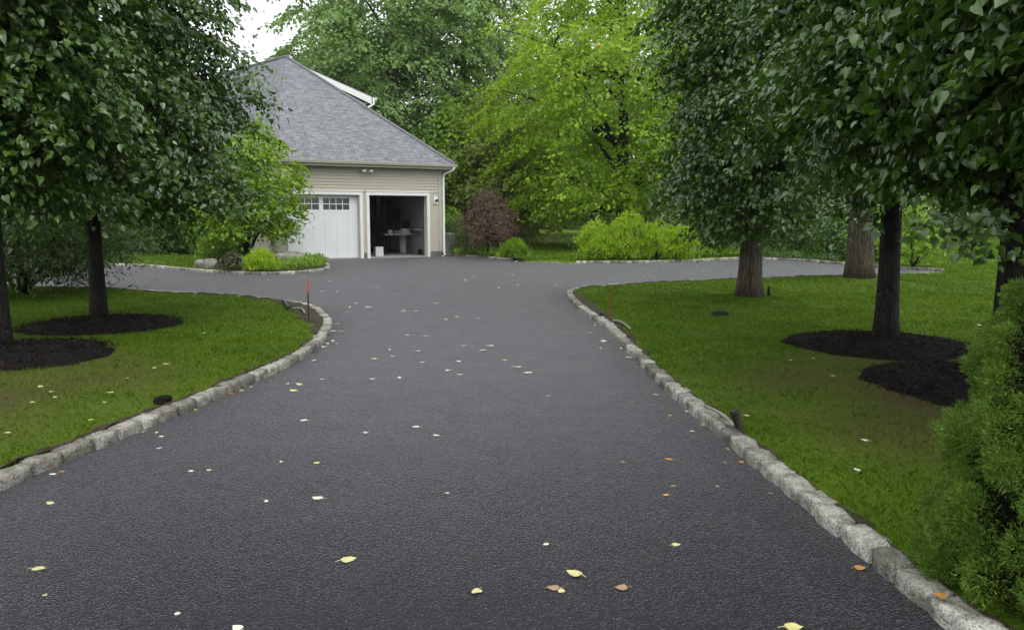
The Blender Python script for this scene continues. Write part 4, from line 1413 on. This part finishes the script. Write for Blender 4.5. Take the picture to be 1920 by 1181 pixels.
shrub('bright_plant', 490, 508, .55, .42, M['yellowshrub'], 'bright low plant in the middle of the rock bed', 58, size=.12, nleaf=900, tpl=LANCE, upright=True, zlow=.03)


# ---------------------------------------------------------------- rocks
def rock(px, py, sx, sy, sz, label, seed, z=0.09, name='boulder', Y=None, mat=None):
    bm = bmesh.new()
    bmesh.ops.create_icosphere(bm, subdivisions=4, radius=1)
    r = np.random.default_rng(seed)
    ph = r.uniform(0, 6.28, (6, 3)); fq = r.uniform(1, 4, (6, 3))
    for v in bm.verts:
        c = np.array(v.co)
        f = 1 + sum(.07 * math.sin(fq[i] @ c + ph[i, 0]) for i in range(6))
        c = c * f
        c = np.sign(c) * np.abs(c) ** 0.85
        v.co = (c[0] * sx, c[1] * sy, c[2] * sz)
    me = bpy.data.meshes.new(name)
    bm.to_mesh(me); bm.free()
    me.polygons.foreach_set('use_smooth', [True] * len(me.polygons))
    o = link(name, me, mat or M['rock'], label=label, cat='rock')
    p = G(px, py, z) if Y is None else np.array([*(atY(px, py, Y)[:2]), z])
    o.location = (p[0], p[1], z + sz * .35)
    o.rotation_euler.z = r.uniform(0, 6)
    return o


rock(546, 498, .5, .42, .34, 'large pale boulder at the right end of the rock bed near the garage door', 1)
rock(385, 501, .34, .26, .2, 'small dark boulder at the left end of the rock bed', 2)
rock(1138, 455, 1.0, .8, 1.3, 'big grey boulder behind the tallest yellow-green shrub, left of the maple trunk', 3, Y=38)
rock(1212, 455, 1.0, .8, 1.2, 'big grey boulder right of the maple trunk behind the yellow shrubs', 4, Y=38)
bt = G(1128, 607)
rock(1127, 606, .07, .05, .035, 'loose stone chip lying against the right kerb below the brown stake', 5, z=.0, name='loose_stone', mat=M['granite'])

# ---------------------------------------------------------------- background wood
BG = 'trees of the wood behind the garage and pond'


def bg_tree(px, Y, h, rad, z0, mat, label, seed, n=26000, size=.24, tr=.3, tpl=RHOMB, gap=.2, lobes=.22, name='woodland_tree', nl=14, crad=.95, ncl=420, group=BG):
    p = atY(px, 450, Y)
    env = [(z0, rad * .55), (z0 + (h - z0) * .2, rad * .95), (z0 + (h - z0) * .45, rad), (z0 + (h - z0) * .7, rad * .8), (z0 + (h - z0) * .9, rad * .45), (h, .3)]
    return tree(name, (p[0], p[1], .08), env, None, size, n, ncl, mat, M['bark_far'], tr, z0, label, group=group, seed=seed, tpl=tpl, crad=crad, droop=.5, nlimb=nl, gap=gap, lobes=lobes, limb_r=.45, inner=.2)


bg_tree(745, 50, 25, 6.9, 2.5, M['oak'], 'tall hazy oak right behind the garage roof', 60, n=60000, ncl=800, tr=.38, nl=24, gap=.15, size=.27)
bg_tree(872, 55, 24, 5.6, 1.5, M['oak'], 'tall pale green tree right of the oak behind the garage', 61, n=46000, size=.27, gap=.1)
bg_tree(640, 62, 19, 4.6, 3, M['oak'], 'hazy tree behind the roof peak left of the tall oak', 62)
bg_tree(545, 58, 13.4, 1.9, 5, M['twigbrown'], 'thin twiggy brownish tree top above the roof ridge', 63, n=1600, ncl=110, tr=.12, gap=.4, crad=.7, size=.26)
bg_tree(940, 44, 8.5, 3.4, .4, M['olive'], 'olive green tree behind the dark red maple', 64, n=14000, size=.26, tr=.15, crad=.8)
bg_tree(855, 46, 8.0, 2.8, .3, M['midshrub'], 'mid green tree against the right end of the garage', 65, n=11000, size=.26, tr=.15, crad=.8)
bg_tree(985, 66, 21, 6.5, 1, M['olive'], 'tall tree across the pond right of the garage', 66)
bg_tree(1110, 100, 23, 9, 0.5, M['oak'], 'far tree on the opposite pond bank', 67, size=.5)
bg_tree(1000, 104, 20, 9, 0.5, M['olive'], 'far tree on the pond bank left of the maple', 68, size=.5)
bg_tree(1230, 60, 22, 6.5, .6, M['oak'], 'tall wood tree behind the maple', 69)
bg_tree(1360, 56, 20, 6.0, .5, M['oak'], 'wood tree behind the right linden crown', 70)
bg_tree(1480, 52, 18, 5.5, .4, M['oak'], 'wood tree behind the dark shrubs of the parking spur', 71)
bg_tree(1600, 56, 19, 6, .4, M['oak'], 'wood tree behind the thick ridged trunk', 72)
bg_tree(1700, 66, 17, 6, .4, M['olive'], 'wood tree at the edge of the far right lawn', 73)
bg_tree(1790, 72, 18, 6.5, .4, M['oak'], 'wood tree across the far right lawn', 74)
bg_tree(1880, 70, 18, 6.5, .4, M['olive'], 'wood tree at the far right edge across the lawn', 75)
bg_tree(1990, 60, 18, 6.5, .4, M['oak'], 'wood tree beyond the right edge of the photo', 76)
bg_tree(330, 42, 9, 3.6, .4, M['olive'], 'green tree behind the left hedge shrubs', 77, size=.28)
bg_tree(215, 40, 9, 3.6, .4, M['oak'], 'green tree behind the left linden trunk', 78, size=.28)
bg_tree(90, 38, 10, 3.8, .4, M['oak'], 'green tree behind the feathery tree on the left', 79, size=.28)
bg_tree(-40, 34, 11, 4, .4, M['oak'], 'green tree at the far left beyond the side drive', 80, size=.28)


def far_wood():
    r = np.random.default_rng(5)
    n = 60000
    x = r.uniform(-150, 170, n)
    prof = 11 + 3 * np.sin(x * .09) + 2 * np.sin(x * .23 + 1) + 1.5 * np.sin(x * .61)
    z = prof * np.sqrt(r.random(n)) * r.uniform(.2, 1.05, n)
    y = 118 + r.normal(0, 3, n) + 6 * np.sin(x * .05)
    pos = np.column_stack([x, y, z])
    link('far_wood', leaves('far_wood', pos, r.normal(0, 1, (n, 3)) + [0, -.3, -.4], r.normal(0, .5, (n, 3)) + [0, -.5, .8], r.uniform(.6, 1.2, n), RHOMB), M['oak'], kind='stuff', label='far off belt of woodland')


far_wood()


# ---------------------------------------------------------------- conifer at the right edge
def conifer():
    base = np.array([2.36, 3.06])
    h, rb = 2.0, .55
    root = empty('cone_conifer', (base[0], base[1], .08), label='dense bright green cone shaped conifer at the right edge of the drive', cat='conifer')
    r = np.random.default_rng(77)
    MB().tube([(0, 0, -.05), (0, 0, .8), (.01, 0, 1.9)], [.06, .045, .01], n=8).build('trunk', M['bark'], root)
    # puffs on the cone's surface
    npuff = 300
    zz = h * (1 - r.random(npuff) ** .62) * .97 + .02
    th = r.uniform(0, 6.28, npuff)
    R0 = rb * (1 - (zz / h) ** 1.8) * r.uniform(.82, 1.05, npuff) + .01
    pc = np.stack([np.cos(th) * R0, np.sin(th) * R0, zz], 1)
    pr = r.uniform(.06, .115, npuff) * (1.1 - .45 * zz / h)
    per = 1250
    n = npuff * per
    ci = np.repeat(np.arange(npuff), per)
    d = nrm(r.normal(0, 1, (n, 3)))
    o = np.stack([np.cos(th), np.sin(th), np.full(npuff, .35)], 1)[ci]
    d = nrm(d + o * .75)
    rad = pr[ci] * (0.62 + .4 * np.sqrt(r.random(n)))
    lump = 1 + .16 * np.sin(d[:, 0] * 9 + ci) * np.sin(d[:, 1] * 8 + ci) + .12 * np.sin(d[:, 2] * 11 + 2 * ci)
    pos = pc[ci] + d * (rad * lump)[:, None]
    pos[:, 2] = np.maximum(pos[:, 2], .01)
    ax = d * .9 + np.array([0, 0, .3]) + r.normal(0, .45, (n, 3))
    link('crown', leaves('crown', pos, ax, d + r.normal(0, .5, (n, 3)), r.uniform(.009, .018, n), NEEDLE), M['conifer'], root)
    # woody inside that closes the view through
    m = 9000
    zz = h * (1 - np.sqrt(r.random(m))) * .95
    th = r.uniform(0, 6.28, m)
    R1 = rb * (1 - (zz / h) ** 1.8) * r.uniform(.35, .85, m)
    pos = np.stack([np.cos(th) * R1, np.sin(th) * R1, zz], 1)
    d = np.stack([np.cos(th), np.sin(th), np.full(m, .3)], 1)
    link('inner_twigs', leaves('inner_twigs', pos, d + r.normal(0, .6, (m, 3)), d + r.normal(0, .6, (m, 3)), r.uniform(.04, .09, m), LANCE), M['twig'], root)


M['twig'] = leaf_mat('inner_dark_twigs', [(0, (.012, .016, .006)), (1, (.03, .035, .012))], (1, 1, 1), .8, .05, .1)
NEEDLE = (np.array([(-.14, 0, 0), (.14, 0, 0), (0, 1.0, 0)]), [(0, 1, 2)])
conifer()

# ---------------------------------------------------------------- small things
def stake(px, ybase, ytop, mat_low, mat_top, label, zb=.08):
    p = G(px, ybase, zb)
    top = atY(px, ytop, p[1])
    hgt = top[2] - zb
    root = empty('marker_stake', (p[0], p[1], zb), label=label, cat='stake')
    split = hgt * .66 if mat_top is not None else hgt
    MB().tube([(0, 0, -.1), (0, 0, split)], .011, n=8).build('rod', mat_low, root)
    if mat_top is not None:
        MB().tube([(0, 0, split), (0, 0, split + .01), (0, 0, hgt - .01), (0, 0, hgt)], [.010, .014, .014, .010], n=8).build('tip', mat_top, root)
    return root


stake(579, 601, 524, M['darkmetal'], M['red'], 'thin dark marker stake with red top at the tip of the left lawn')
s2 = stake(1141, 599, 534, M['rust'], None, 'thin rusty brown stake leaning behind the right kerb')
s2.rotation_euler = (0, R(3.5), 0)

# path light knocked askew with its hose by the right kerb
p = G(1388, 803, .085)
r0 = empty('garden_light', (p[0], p[1], .06), label='short black landscape light post tilted behind the right kerb', cat='light')
r0.rotation_euler = (R(-6), R(-16), 0)
MB().tube([(0, 0, -.03), (0, 0, .10), (0, 0, .105), (0, 0, .125)], [.025, .027, .034, .034], n=14).build('post', M['black'], r0)
MB().tube([(0, 0, .125), (0, 0, .135), (0, 0, .16), (0, 0, .168)], [.030, .036, .036, .022], n=14).build('cap', M['darkmetal'], r0)


def hose(pts, rad, label, mat=None, z=.10):
    P = [G(x, y, z) for x, y in pts]
    P = np.column_stack([smooth_line(P, .06), np.zeros(1)]) if False else smooth_line(P, .06)
    P = np.column_stack([P, np.full(len(P), z) + .012 * np.sin(np.linspace(0, 3.1, len(P)))])
    return MB().tube(P, rad, n=8).build('irrigation_hose', mat or M['hose'], smooth=True, label=label, cat='hose')


hose([(1322, 761), (1345, 774), (1368, 790), (1374, 797)], .013, 'pale grey hose lying on the kerb up to the tilted black light', z=.125)
hose([(1148, 601), (1158, 602), (1170, 608), (1182, 617)], .014, 'pale hose curving over bare soil beside the brown stake', z=.11)
hose([(549, 578), (560, 578), (568, 582), (571, 587)], .016, 'pale curved hose end in the soil beside the red topped stake', z=.11)
hose([(531, 564), (536, 570), (541, 577)], .028, 'short black pipe in the soil left of the red topped stake', M['black'], z=.11)
hose([(1124, 584), (1127, 589)], .022, 'short black pipe stub standing behind the right kerb near the rusty stake', M['black'], z=.12)

p = G(1350, 589, .085)
bx = MB().box(-.115, .115, -.08, .08, -.03, .055).box(-.105, .105, -.07, .07, .055, .066).build('utility_box', M['black'], bevel=.008, label='small dark box lying on the right lawn left of the brown trunk', cat='box')
bx.location = (p[0], p[1], lz(p[0], p[1]))
p = G(1441, 551, .12)
st = MB().tube([(0, 0, -.03), (.005, 0, .08), (0, .005, .16), (.012, 0, .2)], [.035, .03, .026, .012], n=9, wob=.1).build('wood_stub', M['bark'], smooth=True, label='little dark stub beside the right foot of the brown linden trunk', cat='stub')
st.location = (p[0], p[1], lz(p[0], p[1]))
rock(306, 752, .07, .05, .035, 'dark clump of dug soil behind the left kerb', 11, z=.085, name='soil_clod', mat=M['mulch'])
# utility box beside the garage
ac = empty('air_conditioner', tuple(G(836, 474, .09)), ROTH, label='grey air conditioning unit half hidden beside the garage corner', cat='air conditioner')
MB().box(-.35, .35, -.3, .3, 0, .78).build('case', M['greybox'], ac, bevel=.02)
MB().box(-.36, .36, -.31, .31, .78, .82).build('top', M['lightplastic'], ac, bevel=.01)


# ---------------------------------------------------------------- fallen leaves, each its own
LEAFM = {
    'yellow': plain('leaf_yellow', (.55, .51, .22), .45, .15, 30),
    'pale': plain('leaf_pale_underside', (.62, .62, .50), .5, .1, 30),
    'orange': plain('leaf_orange', (.50, .25, .05), .45, .25, 40),
    'brown': plain('leaf_brown', (.33, .21, .12), .5, .3, 40),
    'green': plain('leaf_lime', (.42, .50, .12), .45, .15, 30)}


def leaf_mesh(kind, seed):
    r = np.random.default_rng(seed)
    out = [(0, .0), (-.22, -.08), (-.42, .10), (-.46, .36), (-.34, .66), (-.12, .9), (0, 1.06), (.12, .9), (.34, .66), (.46, .36), (.42, .10), (.22, -.08)]
    ctr = [(0, .12), (0, .35), (0, .62), (0, .85)]
    curl = r.uniform(.05, .45); cup = r.uniform(-.1, .35)
    zf = lambda x, y: .04 + cup * .3 * abs(x) ** 1.3 + curl * .18 * max(0, y - .45) ** 1.5 + .02 * math.sin(7 * x + 5 * y + seed)
    V = [(x * r.uniform(.9, 1.08), y - .5, zf(x, y)) for x, y in out] + [(x, y - .5, zf(x, y) - .012) for x, y in ctr]
    fs = [(0, 12, 2, 1), (12, 13, 3, 2), (13, 14, 4, 3), (14, 15, 5, 4), (15, 6, 5), (0, 11, 10, 12), (12, 10, 9, 13), (13, 9, 8, 14), (14, 8, 7, 15), (15, 7, 6)]
    mb = MB().add(V, fs)
    sx = r.uniform(-.15, .15)
    mb.tube([(0, -.5, .04), (sx * .5, -.75, .07), (sx, -1.0, .03)], .018, n=4)
    m = mb.mesh('fallen_leaf')
    m.materials.append(LEAFM[kind])
    return m


LM = {k: [leaf_mesh(k, 10 * i + j) for j in range(4)] for i, k in enumerate(LEAFM)}
LG = 'fallen leaves on the wet driveway'


def leaf(px, py, kind, label, size=.085, ang=None, z=.0, group=LG):
    p = G(px, py, z)
    m = random.choice(LM[kind])
    o = bpy.data.objects.new('fallen_leaf', m)
    COL.objects.link(o)
    o.location = (p[0], p[1], z + .003)
    a = random.uniform(0, 6.28) if ang is None else ang
    o.rotation_euler = (random.uniform(-.06, .06), random.uniform(-.06, .06), a)
    s = size * .66 * random.uniform(.85, 1.15)
    o.scale = (s, s, s * (2.6 if 'farther' in group else 1.5))
    return tag(o, label, 'leaf', group)


NAMED = [
    (93, 944, 'yellow', 'yellow leaf near the left kerb end at the left photo edge', .075, 1.2),
    (74, 1067, 'yellow', 'pale yellow leaf with stalk pointing left, near the bottom left corner', .08, -1.5),
    (85, 1116, 'yellow', 'tiny yellowish leaf scrap below the stalked leaf at bottom left', .035, 0),
    (333, 1151, 'pale', 'tiny pale leaf scrap low left of centre at the bottom', .035, .4),
    (594, 935, 'pale', 'cream leaf in the left middle of the near asphalt', .075, 1.4),
    (499, 940, 'pale', 'small faint grey leaf left of the cream one', .045, .3),
    (655, 1050, 'yellow', 'pale yellow leaf with stalk trailing left, near asphalt left of centre', .095, -1.2),
    (892, 1110, 'yellow', 'curled pale yellow leaf near the bottom centre', .075, 2.5),
    (838, 925, 'pale', 'small pale leaf near the middle of the driveway', .04, .8),
    (444, 1178, 'pale', 'pale leaf cut by the bottom edge left of centre', .06, 1),
    (1075, 1076, 'yellow', 'bright yellow broad leaf with stalk to lower right, bottom centre right', .10, .9),
    (1035, 1103, 'brown', 'pinkish brown leaf just below left of the bright yellow leaf', .08, 1.4),
    (1052, 1108, 'yellow', 'small yellow scrap touching the pinkish brown leaf', .045, .2),
    (1163, 1103, 'brown', 'tan curled leaf with stalk pointing right, right of the pinkish brown one', .085, 1.6),
    (1269, 1022, 'yellow', 'cream yellow oval leaf on the right near asphalt', .07, -1.4),
    (1025, 1021, 'pale', 'small leaf stalk with white tip in the near centre right', .05, -.6),
    (1247, 929, 'orange', 'golden orange leaf, lower of a pair right of centre', .06, 1.4),
    (1260, 912, 'brown', 'brown and yellow leaf just above the golden orange one', .055, 1.2),
    (1167, 867, 'brown', 'small pale brown leaf left of the orange twig leaf', .05, 1.4),
    (1253, 862, 'orange', 'thin orange brown leaf above the pair on the right asphalt', .07, 1.5),
    (1345, 912, 'pale', 'little white leaf scrap towards the right kerb', .035, 0),
    (1614, 1066, 'orange', 'orange leaf on the asphalt against the near right kerb', .075, -1.5),
    (1490, 1178, 'yellow', 'yellow leaf cut by the bottom edge right of centre', .09, -1.5),
    (357, 884, 'pale', 'pale leaf left of a yellowish one near the left kerb', .05, 1.5),
    (391, 882, 'yellow', 'yellowish leaf right of a pale one near the left kerb', .05, 1.3),
    (593, 869, 'green', 'lime yellow leaf left of the driveway middle', .065, 1.3),
    (527, 866, 'pale', 'small pale leaf just left of the lime yellow leaf', .04, .5),
    (568, 789, 'pale', 'wide white leaf on the left half of the middle driveway', .085, 1.5),
    (778, 801, 'pale', 'bright white leaf in the driveway middle', .08, 1.5),
    (817, 817, 'pale', 'white leaf just right below the bright white one', .06, 1.0),
    (684, 812, 'pale', 'dull white leaf left of the bright white one', .06, 1.5),
    (302, 819, 'pale', 'pale leaf near the left kerb above a longer one', .06, 1.2),
    (297, 841, 'pale', 'longer pale leaf near the left kerb', .06, 1.5),
    (365, 769, 'yellow', 'pale yellow leaf lying at the foot of the left kerb', .06, 1.4),
    (115, 885, 'brown', 'reddish brown leaf at the foot of the near left kerb', .06, 1.5),
    (97, 890, 'pale', 'white leaf beside the reddish brown one at the near left kerb', .06, 1.5),
    (431, 739, 'orange', 'orange brown leaf at the foot of the left kerb farther up', .08, 1.5),
    (452, 733, 'yellow', 'yellow leaf beside the orange brown leaf by the left kerb', .06, 1.3),
    (1318, 798, 'green', 'lime green leaf beside the right kerb near the black light', .09, 1.5),
    (1296, 809, 'pale', 'pale leaf near the right kerb left of the lime green leaf', .06, 1.4),
    (1288, 772, 'pale', 'pale leaf beside the right kerb, just below the hose', .07, 1.4),
    (1255, 779, 'yellow', 'small yellow leaf a little out from the right kerb', .05, 1),
    (1183, 754, 'brown', 'dull tan leaf in the right middle driveway', .055, 1.4),
    (1026, 743, 'pale', 'whitish leaf near the driveway centre right of middle', .05, 1.5),
    (860, 703, 'pale', 'large white leaf right of the driveway centre line', .085, 1.5),
    (790, 680, 'pale', 'large white leaf on the driveway centre', .08, 1.3),
    (697, 711, 'pale', 'white leaf left of the driveway centre', .075, 1.5),
    (602, 712, 'pale', 'white leaf on the left half of the drive beyond the kerb curve', .07, 1.5),
    (538, 720, 'pale', 'white leaf close to the left kerb in the middle distance', .06, 1.5),
    (866, 649, 'pale', 'white leaf farther right of the centre', .08, 1.5),
    (735, 668, 'pale', 'white leaf left of the large white one on the centre', .07, 1.5)]
for px, py, k, lab, sz, ang in NAMED:
    leaf(px, py, k, lab, sz, ang)
FAR = [(500, 705), (731, 657), (705, 674), (749, 709), (800, 631), (765, 630), (950, 676), (860, 679), (838, 696), (903, 658), (782, 660), (625, 641), (636, 609), (624, 622), (560, 722), (549, 734), (640, 622), (605, 652),
       (590, 677), (992, 700), (972, 690), (1107, 625), (1132, 641), (1165, 654), (1178, 672), (1220, 700), (921, 650), (895, 598), (820, 570), (781, 584), (740, 553), (664, 540), (616, 528), (633, 548), (605, 547), (665, 523),
       (692, 577), (656, 577), (652, 586), (668, 570), (756, 582), (757, 585), (836, 600), (813, 538), (811, 538), (873, 526), (724, 521), (690, 542), (705, 540), (750, 523), (780, 520), (793, 534), (935, 541), (971, 535), (962, 516),
       (946, 513), (1030, 554), (1028, 521), (872, 527), (890, 520), (1052, 534), (1040, 535), (1048, 529), (902, 554), (883, 570), (856, 595), (850, 520), (1064, 513), (1105, 508), (1130, 512), (1165, 515), (1213, 505), (1225, 507), (1229, 508),
       (1222, 519), (1215, 517), (1277, 512), (1286, 514), (1298, 521), (1316, 510), (1325, 499), (1345, 503), (1362, 509), (1363, 517), (1370, 516), (1303, 500), (1279, 494), (1340, 496), (1365, 488), (1445, 500), (1475, 497), (1530, 503),
       (265, 519), (252, 519), (333, 529), (376, 538), (414, 517), (450, 524), (503, 526), (460, 537), (570, 520), (300, 520), (240, 520), (700, 500), (737, 497), (770, 492), (812, 499), (850, 497), (900, 500), (960, 500), (1002, 500), (1060, 500), (1083, 541), (1075, 556), (1095, 566), (1110, 590)]
for i, (px, py) in enumerate(FAR):
    leaf(px, py, 'pale' if random.random() < .8 else 'yellow', 'one of the small pale fallen leaves scattered over the farther driveway', random.uniform(.085, .125), None, group='small pale leaves on the farther driveway')
for px, py, k, lab, sz in [(1767, 1118, 'orange', 'orange leaf resting on the near right kerb stone', .075)]:
    leaf(px, py, k, lab, sz, -1.4, KH + .012)
rk = random.Random(4)
for line, sg, ylo, yhi, n in ((LN['right_near'], 1, 3.5, 15.5, 34), (LN['island'], 1, 4.8, 11.0, 16)):
    L = line[(line[:, 1] > ylo) & (line[:, 1] < yhi) & (np.abs(line[:, 0]) < 5)]
    for _ in range(n):
        i = rk.randrange(2, len(L) - 2)
        t = nrm(L[i + 1] - L[i - 1])
        q = L[i] + np.array([-t[1], t[0]]) * (0.03 + abs(rk.gauss(0, .10)))
        o = bpy.data.objects.new('leaf_scrap', rk.choice(LM[rk.choice(['pale', 'brown', 'brown', 'yellow', 'orange'])]))
        COL.objects.link(o)
        o.location = (q[0], q[1], .004)
        o.rotation_euler = (rk.uniform(-.2, .2), rk.uniform(-.2, .2), rk.uniform(0, 6.28))
        k = rk.uniform(.018, .042)
        o.scale = (k, k, k * 1.6)
        tag(o, 'one of the small leaf scraps gathered on the asphalt at the foot of the kerbs', 'leaf', 'leaf scraps along the kerbs')
LAWNL = [(208, 737, 'yellow'), (75, 725, 'yellow'), (95, 735, 'yellow'), (195, 755, 'green'), (103, 745, 'pale'), (310, 683, 'pale'), (383, 625, 'pale'), (238, 710, 'green'), (15, 812, 'pale'), (170, 788, 'green'), (290, 690, 'yellow'), (60, 755, 'yellow'),
         (1606, 881, 'pale'), (1525, 672, 'pale'), (1483, 676, 'pale'), (1526, 596, 'yellow'), (1766, 805, 'pale'), (1560, 705, 'pale'), (1836, 610, 'pale'), (1455, 566, 'yellow'), (1620, 826, 'pale'), (1401, 780, 'pale')]
for px, py, k in LAWNL:
    p = G(px, py, .1)
    leaf(px, py, k, 'one of the pale fallen leaves lying in the lawn grass', random.uniform(.05, .08), None, lz(p[0], p[1]) + .035, group='fallen leaves in the lawn grass')


# ---------------------------------------------------------------- damp air that pales the far trees
def haze():
    m, nt, out = new_mat('damp_air')
    v = nt.nodes.new('ShaderNodeVolumePrincipled')
    v.inputs['Color'].default_value = (0.93, 0.97, 0.97, 1)
    v.inputs['Density'].default_value = 0.0003
    v.inputs['Anisotropy'].default_value = 0.2
    nt.links.new(v.outputs[0], out.inputs['Volume'])
    MB().box(-520, 520, -80, 1000, -1.2, 27).build('haze', m, kind='stuff', label='damp grey air paling the far trees')


haze()
